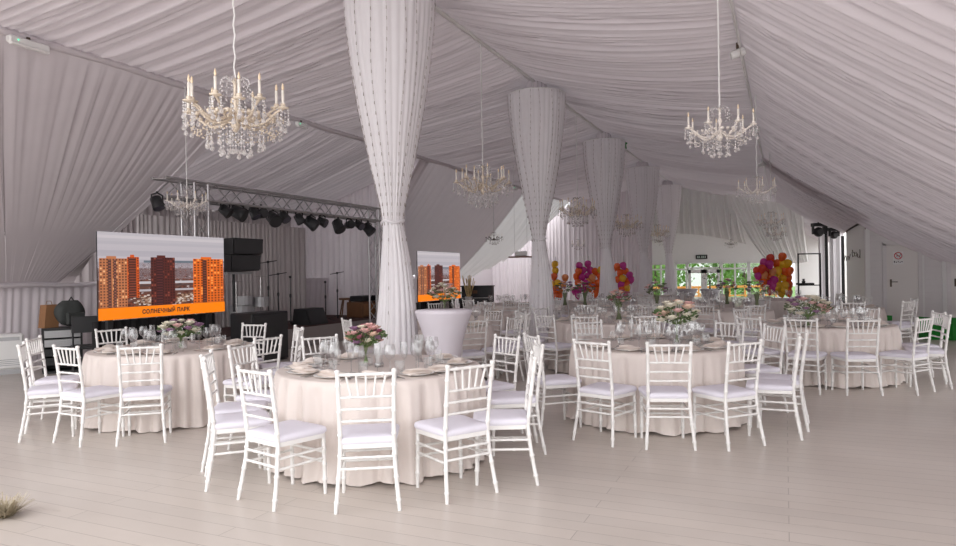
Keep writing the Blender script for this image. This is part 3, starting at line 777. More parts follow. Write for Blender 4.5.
# ------------------------------------------------------------------ tables
RT = .86
def cloth_mesh(seed, fine=True, R_=RT, hgt=.755):
    r = random.Random(seed); nth = 264 if fine else 132
    fo = Folds(2 * PI * R_ + 1, .10, .27, .042, seed); Lc = 2 * PI * R_
    def f_(q):
        s = q * R_
        k = min(1, (Lc - s) / .35); return fo(s) * k + fo(s - Lc + .3 if s > Lc - .3 else s) * (1 - k)
    b = MB(); rows = []
    for rr in (0.001, .3, .6, .80): rows.append([(rr * R_ * math.cos(2 * PI * k / nth), rr * R_ * math.sin(2 * PI * k / nth), hgt) for k in range(nth)])
    for rr, z in ((.975, hgt), (.993, hgt - .003), (1.003, hgt - .012)): rows.append([(rr * R_ * math.cos(2 * PI * k / nth), rr * R_ * math.sin(2 * PI * k / nth), z) for k in range(nth)])
    nz = 14 if fine else 7
    for j in range(1, nz + 1):
        u = j / nz; row = []
        for k in range(nth):
            q = 2 * PI * k / nth; g = f_(q); a = R_ * 1.004 + .012 * u + g * min(1, u * 5) ** .6 * (.75 + .45 * u)
            if u > .9: a += .03 * (u - .9) * 10 * (.5 + .5 * math.sin(q * 9 + seed))
            row.append((a * math.cos(q), a * math.sin(q), (hgt - .012) * (1 - u) + .012 * u + (.012 * math.sin(q * 13 + seed) if j == nz else 0) + .006))
        rows.append(row)
    vs = [p for row in rows for p in row]
    fs = [(i * nth + k, i * nth + (k + 1) % nth, (i + 1) * nth + (k + 1) % nth, (i + 1) * nth + k) for i in range(len(rows) - 1) for k in range(nth)]
    b.add(vs, fs, True)
    return b.mesh('tablecloth', M['cloth'])
FARCLOTH = [cloth_mesh(200 + i, False) for i in range(3)]
TABLES = []
def view_word(dx, dy, X, Z):
    # dx,dy: chair facing direction in viewer frame (right, away)
    vx, vz = X / math.hypot(X, Z), Z / math.hypot(X, Z)
    fw = dx * vx + dy * vz; rt = dx * vz - dy * vx
    if fw > .72: return 'back to us'
    if fw < -.72: return 'facing us'
    return 'facing right' if rt > 0 else 'facing left'
def banquet(cX, cZ, angles, desc, near, tlabel, seed, glasses=3, setting=True, rots=None, radii=None, cut=True, skip=()):
    x, y = cw(cX, cZ)
    me = cloth_mesh(seed) if near else FARCLOTH[seed % 3]
    t = thing('banquet_table', tlabel, 'table', (x, y, 0), 0, 'round banquet tables')
    o = bpy.data.objects.new('tablecloth', me); C.objects.link(o); o.parent = t; o.rotation_euler[2] = seed * 1.3
    order = sorted(range(len(angles)), key=lambda i: (-angles[i] + min(angles, key=abs)) % 360)
    order = sorted(range(len(angles)), key=lambda i: (min(angles, key=abs) - angles[i]) % 360)
    rank = {i: k for k, i in enumerate(order)}
    r = random.Random(seed)
    for i, a in enumerate(angles):
        k = rank[i]; od = 'nearest one' if k == 0 else ORD[k - 1] + ' clockwise from nearest'
        q = math.radians(a); ux, uz = math.sin(q), -math.cos(q)
        Rc = (radii[i] if radii and radii[i] else 1.15); tw = (rots[i] if rots else 0) or 0
        px, pz = cX + ux * Rc, cZ + uz * Rc
        wx, wy = cw(px, pz)
        q2 = q + math.radians(tw); fx, fz = -math.sin(q2), math.cos(q2)
        dx, dy = cw(fx, fz)
        rz = math.atan2(dy, dx) - PI / 2
        lab = 'white chair %s, %s, at %s' % (view_word(fx, fz, px, pz), od, desc)
        dup(CH_NEAR if near else CH_FAR, (wx, wy, 0), rz, lab, 'chairs at the ' + desc)
        if not setting or i in skip: continue
        sx, sy = cw(cX + ux * .66, cZ + uz * .66); ddx, ddy = cw(-ux, uz * -1); sr = math.atan2(ddy, ddx) - PI / 2
        zt = .7565
        inst('plate', G_PLATE, (sx, sy, zt), 0, 'white plate under napkin, place %s, %s' % ('nearest' if k == 0 else ORD[k - 1] + ' clockwise from nearest', desc), 'plate', 'plates on the ' + desc)
        od2 = 'nearest' if k == 0 else ORD[k - 1] + ' clockwise from nearest'
        inst('napkin', G_NAP[(i + seed) % 3], (sx, sy, zt - .004), sr + r.uniform(-.5, .5), 'folded cream napkin, place %s, %s' % (od2, desc), 'napkin', 'napkins on the ' + desc)
        tx, ty = -math.sin(sr), math.cos(sr); nx, ny = ty, -tx
        def loc(fwd, side): return (sx + tx * fwd + nx * side, sy + ty * fwd + ny * side, zt)
        if near:
            inst('fork', G_FORK, loc(0, -.17), sr, 'steel fork, place %s, %s' % (od2, desc), 'fork', 'forks on the ' + desc)
            inst('knife', G_KNIFE, loc(0, .17), sr, 'steel knife, place %s, %s' % (od2, desc), 'knife', 'knives on the ' + desc)
        inst('wine_glass', G_WINE, loc(.20, .10 + r.uniform(-.02, .02)), 0, 'clear wine glass, place %s, %s' % (od2, desc), 'glass', 'wine glasses on the ' + desc)
        if glasses > 1: inst('champagne_glass', G_FLUTE, loc(.24, .01), 0, 'narrow stemmed glass, place %s, %s' % (od2, desc), 'glass', 'narrow glasses on the ' + desc)
        if glasses > 2: inst('tumbler', G_TUMB, loc(.16, .185), 0, 'clear tumbler, place %s, %s' % (od2, desc), 'glass', 'tumblers on the ' + desc)
    return x, y
ZT = .757
def vase_at(x, y, X, Z): pass
T1 = (-.85, 5.82); T0c = (-3.45, 7.66); T2 = (1.85, 7.2); T3 = (4.85, 9.5)
banquet(*T1, [4, 34, 55, 95, 127, -146, -108, -80, -56, -26], 'front table with pink roses', True, 'large round table in cream cloth at the front, pink roses on it', 301,
        radii=[1.16, 1.15, 1.22, 1.12, 1.15, 1.15, 1.14, None, 1.16, 1.16], rots=[3, 0, 34, 0, 0, 0, 0, 0, -12, -12])
banquet(*T0c, [-14, 12, -41, -76, -126, -158, 62, 97, 118, 160], 'left table by the screen', True, 'round table in cream cloth at far left, before the big screen', 302,
        radii=[1.14, 1.14, 1.2, 1.13, 1.15, 1.15, 1.2, 1.15, 1.15, 1.15], rots=[-14, 4, -22, 0, 0, 0, 0, 0, 0, 0])
banquet(*T2, [-36, -10, 16, 46, 64, -72, -160, 165, 127, 100], 'right-of-centre table with peach flowers', True, 'round table in cream cloth right of centre, peach flowers on it', 303,
        radii=[None, None, 1.18, 1.2, 1.2, 1.14, 1.14, 1.14, 1.14, 1.15], rots=[-6, 4, 8, 20, 0, 0, 0, 0, 0, 0])
banquet(*T3, [-12, 20, 50, 78, -38, -62, 130, 165, -150, -110], 'far right table', True, 'round table in cream cloth at far right, cream flowers on it', 304, radii=[1.15, 1.15, 1.15, 1.15, 1.2, 1.3, 1.15, 1.15, 1.15, 1.15], rots=[8, 12, 14, 0, 0, 0, 0, 0, 0, 0])
far = [
 ((2.0, 10.8), [-22, 12, -48, 48, 90, 135, -140, -95], 'table behind the peach-flower table', 'cream round table directly behind the table with peach flowers', 3),
 ((-.65, 10.3), [55, 80, 110, 140, 25, -160, -60], 'table behind the cocktail table', 'cream round table partly hidden behind the stretch-covered cocktail table', 2),
 ((-.2, 13.3), [48, 125, 165, -150], 'table before the piano', 'cream round table in front of the black piano', 2),
 ((2.75, 14.0), [-30, 10, 50, 90, 135, 180, -130], 'table right of second column', 'cream round table just right of the second draped column', 2),
 ((4.75, 13.1), [-35, 0, 35, 80, 130, 180, -130, -80], 'table left behind far-right table', 'cream round table behind and left of the far right table', 2),
 ((7.0, 13.4), [-50, -15, 30, 75, 130, 180, -130], 'table before the cabin wall', 'cream round table in front of the white cabin wall', 2),
 ((5.35, 16.7), [-45, 0, 45, 90, 180, -90], 'far table under glazed doors', 'cream round table far back, in line with the glazed doors', 2),
 ((7.6, 17.2), [-45, 0, 45, 180, -90], 'far table by right balloons', 'cream round table far back, in front of the right balloon cluster', 2),
 ((3.0, 17.4), [-45, 0, 45, 90, 180, -90], 'far table by third column', 'cream round table far back, left of the third draped column foot', 2),
 ((.75, 17.0), [-45, 0, 45, 90, 180, -90], 'far table by left balloons', 'cream round table far back, in front of the left balloon clusters', 2),
 ((5.6, 20.6), [-45, 0, 45, -90], 'farthest table at right', 'farthest cream round table, before the fourth draped column', 2),
]
for i, (c, an, d, tl, g) in enumerate(far): banquet(*c, an, d, False, tl, 310 + i, g)
drop_tree(CH_NEAR); drop_tree(CH_FAR)

def on_table(x, y, z=ZT):                      # pixel of the vase foot on a table top
    X, Y = up(x, y); Z = (z - H) * F / Y; a, b_ = cw(X * Z / F, Z); return (a, b_, z)
bouquet('short vase of pink and blush roses on the front table', on_table(366, 365), ('blush', 'cream', 'rose', 'blush', 'mauve', 'peach'), .135, .16, 'jar', 1, 24)
bouquet('clear vase of mauve, white and blush flowers on the left table', on_table(181, 349), ('cream', 'mauve', 'blush', 'cream', 'mauve', 'cream'), .19, .13, 'jar', 2, 26, bl=.046, flat=.65)
bouquet('clear vase of peach and cream roses right of centre', on_table(677, 344), ('peach', 'cream', 'cream', 'blush', 'cream', 'cream'), .19, .21, 'round', 3, 21, bl=.05, flat=.85)
bouquet('low vase of cream and dusty flowers on the far right table', on_table(808, 327), ('cream', 'cream', 'mauve', 'cream', 'blush'), .24, .14, 'jar', 4, 26, 'sage', bl=.05, flat=.75)
bouquet('tall dark vase of coral flowers behind the peach-flower table', on_table(619, 320), ('blush', 'rose', 'peach'), .16, .26, 'trumpet', 5, 16, 'sage')
for (px, py, zz, l, s) in ((657, 309, .757, 'dark leafy arrangement on the table right of second column', 6), (757, 308, .757, 'dark leafy arrangement below the right balloon cluster', 7), (727, 304, .757, 'leafy arrangement in line with the glazed doors', 8), (565, 305, .757, 'dusty flower arrangement below the left balloon clusters', 9), (585, 305, .757, 'cream flower arrangement below the middle left balloons', 10)):
    bouquet(l, on_table(px, py), ('blush', 'mauve', 'sage'), .2, .28, 'trumpet', s, 12, 'sage', bl=.05)
# card holders / candle glasses beside the roses
p = on_table(379, 367)
t = thing('candle_glass', 'dark-based candle glass right of the pink roses', 'candle holder', p)
b = MB(); b.lathe([(0, .0), (.038, .0), (.042, .03), (.030, .05), (.034, .13), (.038, .16)], n=14); b.build('glass', M['glass'], t)
b = MB(); b.lathe([(.0, .004), (.034, .004), (.036, .03), (0, .032)], n=14); b.build('foot', M['metal'], t)

# ------------------------------------------------------------------ cocktail table in front of the second screen
p = cw(*( (443 - 478) / F * 8.2, 8.2))
t = thing('cocktail_table', 'standing cocktail table in a pale lilac stretch cover, behind front table', 'table', (p[0], p[1], 0))
b = MB(); b.lathe([(0, 1.10), (.33, 1.10), (.345, 1.095), (.348, 1.08), (.335, 1.05), (.275, .88), (.225, .70), (.20, .5), (.20, .35), (.235, .15), (.29, .0)], n=48); b.build('stretch_cover', M['spandex'], t)
b = MB(); b.lathe([(0, 1.104), (.325, 1.104), (.325, 1.1)], n=40); b.build('top', M['spandex'], t)
bouquet('white flowers behind the cocktail table, under the small screen', (*cw((444 - 478) / F * 10.3 , 10.3), .757), ('cream', 'blush', 'cream'), .2, .36, 'jar', 12, 18, 'sage')
for k, (px, Z, l) in enumerate(((687, 29, 'grey stretch-covered standing table left of the glazed doors'), (710, 30, 'grey stretch-covered standing table in front of the glazed doors'))):
    a = at(px, 290, Z); t = thing('cocktail_table', l, 'table', (a[0], a[1], 0), 0, 'standing tables by the doors')
    b = MB(); hh = a[2] + .05; b.lathe([(0, hh), (.42, hh), (.44, hh - .03), (.34, hh * .7), (.28, hh * .45), (.30, hh * .2), (.40, 0)], n=28); b.build('stretch_cover', mat('grey_spandex_%d' % k, (.42, .41, .44), .6), t)
    if k: bouquet('tall dark flower stand on the grey standing table by the doors', (a[0], a[1], hh), ('sage', 'mauve', 'blush'), .30, .35, 'trumpet', 13, 12, 'sage')

# glass globe lamp and pole with phone on the table behind
a = on_table(476, 322); t = thing('globe', 'silvery glass globe on a small stand behind the cocktail table', 'ornament', a)
b = MB(); b.ball((0, 0, .17), .085, 18, 12); b.build('ball', M['crystal'], t)
b = MB(); b.lathe([(.05, 0), (.05, .02), (.02, .04), (.03, .09), (0, .09)], n=12); b.build('foot', M['metal'], t)

# ------------------------------------------------------------------ stage side
LSG = -9.5
b = MB(); b.box(((-11.75 + LSG) / 2, 12.35, .21), (11.75 + LSG, 6.6, .42)); o = b.build('stage', M['fascia']); tag(o, 'low stage with grey fascia and maroon carpet on the left side', 'stage')
b = MB(); b.box(((-11.75 + LSG) / 2, 12.35, .4275), (11.75 + LSG - .02, 6.58, .012)); b.build('carpet', M['carpet'], o)
# curtain at the back of the stage
fo = Folds(9, .10, .28, .05, 71)
b = MB(); b.grid(lambda i, j: (-11.2 + fo(6.2 * i + .5) * (.5 + .5 * j), 9.1 + 5.0 * i, 2.76 - 2.32 * j), 260, 10)
tag(b.build('stage_curtain', M['stagecloth']), 'grey pleated curtain hanging along the back of the stage', 'curtain')

# LED screens
PIC = color_attr_mat('screen_picture', .5)
def screen(name, label, L, ta, tb, z0, z1, seed, big):
    r = random.Random(seed); W = tb - ta; Hh = z1 - z0
    t = thing(name, label, 'screen', (L, ta, z0), PI / 2, 'screens either side of the stage')
    # local: x along the screen (left to right for the viewer), y toward the back, z up
    b = MB(); b.box((W / 2, .012, Hh / 2), (W, .02, Hh)); b.build('cabinet', M['black'], t)
    Q = []      # (x0,z0,x1,z1,color,layer)
    def q(x0, y0, x1, y1, c, lay=0): Q.append((x0, y0, x1, y1, c, lay))
    for i in range(16):
        y = .45 + .55 * i / 16; c = srgb(*(176 + i * 1.5 - 18 * abs(math.sin(i * .9)), 168 + i * 1.5 - 16 * abs(math.sin(i * .9)), 176 + i * 1.2 - 14 * abs(math.sin(i * .9)))); q(0, y, 1, y + .55 / 16, c)
    q(.32, .655, 1, .68, srgb(98, 108, 118), 1); q(0, .13, 1, .655, srgb(98, 62, 52))
    for _ in range(900):
        x = r.random(); y = .13 + .52 * r.random() ** 1.0; s = .004 + .02 * (1 - (y - .13) / .53) * r.random(); c = r.choice(((70, 40, 36), (120, 84, 74), (190, 178, 178), (120, 58, 42), (95, 58, 50), (130, 66, 46), (55, 34, 32), (84, 44, 36)))
        q(x, y, min(1, x + s * 1.6), min(.65, y + s * 1.1), srgb(*c), 1)
    q(.28, .40, .72, .43, srgb(190, 184, 188), 2); q(.28, .31, .72, .335, srgb(176, 168, 172), 2); q(.28, .37, .72, .385, srgb(80, 62, 60), 2)
    for _ in range(160):
        x = r.choice((.24 + .13 * r.random(), .56 + .16 * r.random())); y = .14 + .12 * r.random(); q(x, y, x + .02, y + .015, srgb(*r.choice(((170, 140, 120), (120, 84, 66), (215, 200, 190), (90, 60, 48)))), 2)
    def tower(x0, x1, y0, y1, base, dark, light, cols, rows, strips=()):
        q(x0, y0, x1, y1, srgb(*base), 3)
        w = (x1 - x0) / cols; h = (y1 - y0) / rows
        for i in range(cols):
            for j in range(rows):
                q(x0 + w * (i + .22), y0 + h * (j + .25), x0 + w * (i + .78), y0 + h * (j + .80), srgb(*(dark if r.random() < .85 else light)), 4)
        for a, c, colr in strips:
            q(x0 + (x1 - x0) * a, y0, x0 + (x1 - x0) * c, y1 - .01, srgb(*colr), 5)
            for j in range(rows): q(x0 + (x1 - x0) * (a + .02), y0 + h * (j + .3), x0 + (x1 - x0) * (c - .02), y0 + h * (j + .62), srgb(*(min(255, k * 2) for k in colr)), 6)
        q(x0 + (x1 - x0) * .25, y1, x0 + (x1 - x0) * .6, y1 + .025, srgb(*base), 3)
    tower(.01, .20, .14, .70, (186, 116, 76), (92, 46, 30), (240, 180, 130), 9, 17, ((.30, .42, (78, 48, 40)), (.50, .60, (84, 52, 44))))
    tower(.20, .285, .24, .72, (206, 84, 24), (96, 38, 18), (250, 140, 60), 5, 16, ((.1, .75, (74, 36, 26)),))
    tower(.372, .562, .14, .72, (86, 36, 30), (40, 18, 18), (140, 70, 56), 9, 18, ((.22, .50, (52, 24, 24)),))
    tower(.716, .99, .14, .71, (226, 104, 28), (104, 48, 24), (250, 160, 80), 9, 17, ((.30, .44, (70, 36, 26)),))
    q(0, 0, 1, .135, srgb(255, 132, 0), 7)
    b = MB(); cols = []
    for x0, y0, x1, y1, c, lay in Q:
        yy = -.001 - .0004 * lay
        b.add([(x0 * W, yy, y0 * Hh), (x1 * W, yy, y0 * Hh), (x1 * W, yy, y1 * Hh), (x0 * W, yy, y1 * Hh)], [(0, 1, 2, 3)]); cols += [c] * 4
    o = b.build('display', PIC, t)
    at_ = o.data.color_attributes.new('picture', 'FLOAT_COLOR', 'CORNER')
    for i, c in enumerate(cols): at_.data[i].color = (*c, 1)
    cu = bpy.data.curves.new('lettering', 'FONT'); cu.body = 'СОЛНЕЧНЫЙ ПАРК'; cu.size = .088 * (Hh / 1.3); cu.align_x = 'CENTER'; cu.align_y = 'CENTER'; cu.extrude = .0005; cu.offset = .0042; cu.space_character = 1.12
    to = bpy.data.objects.new('lettering', cu); C.objects.link(to)
    dg = bpy.context.evaluated_depsgraph_get(); me = bpy.data.meshes.new_from_object(to.evaluated_get(dg)); bpy.data.objects.remove(to)
    lo = bpy.data.objects.new('lettering', me); C.objects.link(lo); me.materials.clear(); me.materials.append(M['ink']); lo.parent = t
    lo.location = (W * .49, -.008, Hh * .066); lo.rotation_euler = (PI / 2, 0, 0)
    b = MB()
    for X in (.25, W - .25): b.box((X, .11, -z0 / 2), (.08, .06, z0)); b.box((X, .1, -z0 + .02), (.1, .34, .04))
    b.build('stand', M['black'], t)
    return t
# positions read along the stage line
def alongL(x, L):
    X, _ = up(x, 270); k = X / F; Z = L / (k * ct - st); return Z * (k * st + ct), Z
def zL(x, y, L):
    X, Y = up(x, y); k = X / F; Z = L / (k * ct - st); return H + Y * Z / F
LSC = -8.8
ta, tb = alongL(97.5, LSC)[0], alongL(224, LSC)[0]
screen('led_screen', 'large lit screen of orange tower blocks behind the left table', LSC, ta, tb, (zL(97.5, 319, LSC) + zL(224, 313, LSC)) / 2, (zL(98, 230, LSC) + zL(224, 239, LSC)) / 2, 1, True)
ta2, tb2 = alongL(417.5, LSC)[0], alongL(460, LSC)[0]
screen('led_screen', 'smaller-looking lit screen of tower blocks right of the nearest column', LSC, ta2, tb2, (zL(418, 301.5, LSC) + zL(460, 298.5, LSC)) / 2, (zL(417, 251, LSC) + zL(460, 253, LSC)) / 2, 2, False)
# black skirts under the screens and PA
b = MB(); fo = Folds(6, .1, .3, .03, 77)
b.grid(lambda i, j: (LSC - .25 + fo(i * (tb - ta)), ta + .1 + (tb - ta - .1) * i, (zL(160, 316, LSC) - .03) * (1 - j)), 120, 4); tag(b.build('black_skirt', M['blackcloth']), 'black cloth skirt hanging below the large left screen', 'skirt')
b = MB(); b.grid(lambda i, j: (LSC - .25 + fo(i * (tb2 - ta2)), ta2 + .05 + (tb2 - ta2) * i, (zL(440, 300, LSC) - .03) * (1 - j)), 120, 4); tag(b.build('black_skirt', M['blackcloth']), 'black cloth skirt hanging below the smaller right-hand screen', 'skirt')
tp = alongL(247, LSC - .1)[0]
t = thing('subwoofer', 'big black bass cabinet with cloth front beside the stage curtain', 'speaker', (LSC + .38, tp, 0))
b = MB(); b.box((-.2, 0, .46), (.5, .95, .88), bev=.02); b.build('cabinet', M['black'], t)
b = MB(); b.box((.06, 0, .46), (.02, .86, .78)); b.build('grille', M['grille'], t)
b = MB(); b.box((.075, .05, .30), (.006, .12, .03)); b.build('badge', M['steel'], t)
# small tabletop with gear on it and the flown array on its pole
Lp = LSC - .1
t = thing('line_array', 'black two-box loudspeaker array on a pole above the bass cabinet', 'speaker', (Lp - .3, tp - .02, 0))
zb, ztp = zL(245, 274, Lp), zL(245, 238, Lp)
b = MB(); b.bar((0, 0, .9), (0, 0, zb), .025); b.build('pole', M['black'], t)
b = MB(); b.box((0, 0, zb + .02), (.3, .62, .04)); b.build('bracket', M['steel'], t)
for k in range(2):
    z0 = zb + .06 + k * (ztp - zb - .06) / 2; z1 = zb + .05 + (k + 1) * (ztp - zb - .06) / 2; sh = .06 * k
    b = MB(); b.prism([(.28 + sh, -.36, z0), (.28 + sh, .36, z0), (.28 + sh + .03, .38, z1), (.28 + sh + .03, -.38, z1)], (-.5, 0, -.02)); bx_ = b.build('array_box', M['black'], t)
    b = MB(); b.box((.315 + sh, 0, (z0 + z1) / 2), (.015, .70, (z1 - z0) * .86)); b.build('grille', M['grille'], bx_)
# truss
LT = LSC - .42
tA, tB = alongL(160, LT)[0], alongL(381, LT)[0]
zt_ = (zL(205, 188, LT) + zL(378, 207, LT)) / 2
t = thing('lighting_truss', 'silver lattice truss on two towers over the front of the stage', 'truss', (LT, tA, 0))
W = tB - tA; d = .15; hT = .30
for (x, z) in ((-d, zt_), (d, zt_), (-d, zt_ - hT), (d, zt_ - hT)):
    b = MB(); b.bar((x, 0, z), (x, W, z), .025, 8); b.build('chord', M['alu'], t)
n = int(W / .34)
lat = MB()
for x in (-d, d):
    for i in range(n):
        y0, y1 = W * i / n, W * (i + 1) / n
        lat.bar((x, y0, zt_ if i % 2 else zt_ - hT), (x, y1, zt_ - hT if i % 2 else zt_), .012, 5)
for z in (zt_, zt_ - hT):
    for i in range(n):
        y0, y1 = W * i / n, W * (i + 1) / n
        lat.bar((d if i % 2 else -d, y0, z), (-d if i % 2 else d, y1, z), .012, 5)
lat.build('lattice', M['alu'], t)
for ty in (alongL(196, LT)[0] - tA, W - .15):
    b = MB()
    for sx in (-d, d):
        for sy in (-d, d): b.bar((sx, ty + sy, 0), (sx, ty + sy, zt_), .024, 7)
    n2 = 10
    for i in range(n2):
        z0, z1 = zt_ * i / n2, zt_ * (i + 1) / n2
        for (a0, c0), (a1, c1) in (((-d, -d), (d, -d)), ((d, -d), (d, d)), ((d, d), (-d, d)), ((-d, d), (-d, -d))):
            if i % 2: a0, c0, a1, c1 = a1, c1, a0, c0
            b.bar((a0, ty + c0, z0), (a1, ty + c1, z1), .010, 4)
    b.box((0, ty, .01), (.5, .5, .02)); b.build('tower', M['alu'], t)
lamp_px = [(156, 203, 1), (224, 211, 1), (237, 213, 2), (253, 213, 1), (260, 214, 1), (272, 219, 2), (283, 217, 1), (298, 219, 1), (310, 223, 2), (321, 222, 1), (337, 226, 2), (348, 225, 1), (358, 225, 1), (367, 229, 2)]
for k, (px, py, ty) in enumerate(lamp_px):
    y, Z = alongL(px, LT); z = zL(px, py, LT); s = .82 if ty == 1 else 1.08
    t = thing('stage_light', '%s black stage light from the left, clamped under the truss' % ORD[k], 'stage light', (LT + .05, y, z), 0, 'stage lights on the truss')
    zz = zt_ - hT - z
    b = MB(); b.tube([(0, -.13 * s, 0), (0, -.13 * s, .12), (0, 0, .16), (0, .13 * s, .12), (0, .13 * s, 0)], .014, 5); b.bar((0, 0, .15), (0, 0, max(.18, zz)), .02, 6); b.build('yoke', M['black'], t)
    tilt = [.9, .5, .25, .8, -.3, .3, .6][k % 7]; a = Vector((math.cos(tilt) * .9, .35 * math.sin(k), -math.sin(tilt) - .2)).normalized()
    b = MB(); b.tube([-a * .13 * s, -a * .11 * s, a * .05 * s, a * .10 * s, a * .13 * s], [.05 * s, .10 * s, .115 * s, .125 * s, .12 * s], 12); b.build('can', M['black'], t)
    b = MB(); b.tube([a * .128 * s, a * .136 * s], .10 * s, 12); b.build('lens', M['grille'] if k % 3 else mat('lens_glass_%d' % k, (.08, .08, .10), .1), t)
# mic stands
def stand_at(px, yb, ytop, boom, label, Lm):
    y, Z = alongL(px, Lm); zt2 = zL(px, ytop, Lm); z0 = .434
    t = thing('microphone_stand', label, 'microphone stand', (Lm, y, z0), 0, 'microphone stands on the stage')
    b = MB(); b.bar((0, 0, .02), (0, 0, (zt2 - z0) * .62), .014); b.bar((0, 0, (zt2 - z0) * .6), (0, 0, zt2 - z0), .009); b.build('pole', M['black'], t)
    for q in (0, 2.1, 4.2):
        b = MB(); b.bar((0, 0, .10), (.26 * math.cos(q), .26 * math.sin(q), .012), .010); b.build('foot', M['black'], t)
    b = MB(); b.lathe([(.02, 0), (.024, .04), (.02, .08)], (0, 0, (zt2 - z0) * .58), 8); b.build('clutch', M['black'], t)
    if boom:
        b = MB(); b.bar((-.05, -.22, zt2 - z0 - .03), (.05, .22, zt2 - z0 + .03), .010); b.build('boom', M['black'], t)
    b = MB(); b.ball((0, 0, zt2 - z0), .03, 8, 6); b.build('microphone', M['black'], t)
stand_at(278, 320, 274, True, 'black boom microphone stand left of the stage wedge', -10.05)
stand_at(290, 322, 277, False, 'straight black microphone stand above the stage wedge', -10.05)
stand_at(325, 316, 282, False, 'straight black microphone stand right of the stage wedge', -10.1)
stand_at(337, 312, 273, True, 'black boom stand beside the stool on the right of the stage', -10.3)
stand_at(268, 320, 262, True, 'black boom stand nearest the bass cabinet', -10.0)
# wedge monitor
y, Z = alongL(310, -9.9)
t = thing('stage_monitor', 'black wedge floor monitor at the front of the stage', 'speaker', (-9.9, y, .434))
b = MB(); b.prism([(.24, -.34, 0), (.10, -.34, .36), (-.20, -.34, .36), (-.26, -.34, 0)], (0, .68, 0)); b.build('cabinet', M['black'], t)
b = MB(); b.prism([(.237, -.30, .03), (.115, -.30, .34), (.13, -.30, .34), (.252, -.30, .03)], (0, .60, 0)); b.build('grille', M['grille'], t)
# stool, amps, frame at the right of stage
y, Z = alongL(346, -10.6)
t = thing('stool', 'dark wooden stool at the back right of the stage', 'stool', (-10.6, y, .434))
b = MB(); b.lathe([(0, .50), (.2, .50), (.21, .47), (.19, .45), (0, .45)], n=16); b.build('seat', M['wood'], t)
for q in range(4):
    b = MB(); b.bar((.12 * math.cos(q * PI / 2), .12 * math.sin(q * PI / 2), .46), (.22 * math.cos(q * PI / 2), .22 * math.sin(q * PI / 2), 0), .018); b.build('leg', M['wood'], t)
y, Z = alongL(364, -10.2)
t = thing('amplifier', 'brown wooden amplifier box at the right end of the stage', 'amplifier', (-10.2, y, .434))
b = MB(); b.box((0, 0, .2), (.5, .95, .4), bev=.02); b.build('cabinet', M['wood'], t)
b = MB(); b.box((.255, 0, .2), (.01, .85, .3)); b.build('grille', M['paper'], t)
b = MB(); b.box((0, 0, .48), (.4, .8, .14), bev=.02); tag(b.build('mixer', M['black'], None, (-10.2, y, .434 - .07 + .0)), 'black mixing unit lying on the brown amplifier', 'mixer')
bpy.data.objects['mixer'].location.z = .434 + .005
y, Z = alongL(379, -9.9)
t = thing('floor_sign', 'dark board in a white frame leaning at the stage end', 'board', (-9.9, y, .434), .3)
b = MB(); b.box((0, 0, .42), (.03, .4, .72)); b.build('board', M['black'], t)
fr = MB()
for sy in (-.22, .22): fr.box((0, sy, .42), (.05, .045, .82))
for z in (.03, .82): fr.box((0, 0, z), (.05, .48, .045))
fr.build('frame', M['white'], t)
# drum kit glimpsed behind the array pole
y, Z = alongL(247, -10.1)
t = thing('drum_kit', 'small drum kit glinting below the loudspeaker array', 'drum kit', (-10.1, y, .434))
for dx, dy, z, r_, h_ in ((0, -.1, .62, .17, .18), (.12, .25, .58, .16, .2), (-.2, .05, .3, .26, .44)):
    b = MB(); b.lathe([(0, h_ / 2), (r_, h_ / 2), (r_, -h_ / 2), (0, -h_ / 2)], (dx, dy, z), 16, smooth=False); b.build('drum', M['steel'], t)
for dx, dy, z in ((.1, -.42, 1.0), (-.1, .5, 1.1)):
    b = MB(); b.bar((dx, dy, 0), (dx, dy, z), .012); b.lathe([(0, .02), (.18, 0)], (dx, dy, z), 14); b.build('cymbal', M['metal'], t)
# rack with bags, AC unit
p = at(62, 345, 11.4); rk = (p[0], p[1])
t = thing('equipment_rack', 'dark equipment rack with grey front panels under the two bags', 'rack', (rk[0], rk[1], 0), -.55 + PI / 2)
zr = at(62, 327, 11.4)[2]
b = MB()
for sx in (-.27, .27): b.box((sx, 0, zr / 2), (.03, .45, zr))
b.box((0, 0, .02), (.57, .45, .04)); b.box((0, 0, zr - .015), (.57, .45, .03)); b.box((0, .2, zr / 2), (.54, .02, zr)); b.build('case', M['black'], t)
for k in range(4):
    z = zr - .10 - k * .15; b = MB(); b.box((0, -.19, z), (.52, .06, .125), bev=.006)
    for i in range(10 if k < 2 else 4): b.box((-.2 + .044 * i, -.225, z), (.018, .012, .05))
    b.build('rack_unit', M['steel'] if k < 2 else M['black'], t)
p = at(44, 316, 11.4)
t = thing('paper_bag', 'brown paper carrier bag on the equipment rack', 'bag', (rk[0] - .10, rk[1] - .16, zr))
b = MB(); b.prism([(-.08, -.12, 0), (.08, -.12, 0), (.05, -.06, .38), (-.05, -.10, .38)], (0, .24, 0)); b.build('body', M['paper'], t)
b = MB(); b.tube([(0, -.04, .37), (0, -.02, .44), (0, .05, .44), (0, .07, .37)], .006, 5); b.build('handle', M['paper'], t)
t = thing('backpack', 'dark grey backpack slumped on the equipment rack', 'bag', (rk[0] + .04, rk[1] + .13, zr)); t.scale = (1.15, 1.2, 1.1)
b = MB(); b.grid(lambda i, j: ((.12 + .02 * math.sin(8 * i * PI)) * math.cos(2 * PI * i) * (math.sin(PI * (j * .92 + .08)) ** .5), (.22 + .015 * math.sin(6 * i * PI + 5 * j)) * math.sin(2 * PI * i) * (math.sin(PI * (j * .92 + .08)) ** .5) - .02 * j, .40 * (1 - j) + .0), 24, 10, wrap=True); b.build('body', M['pack'], t)
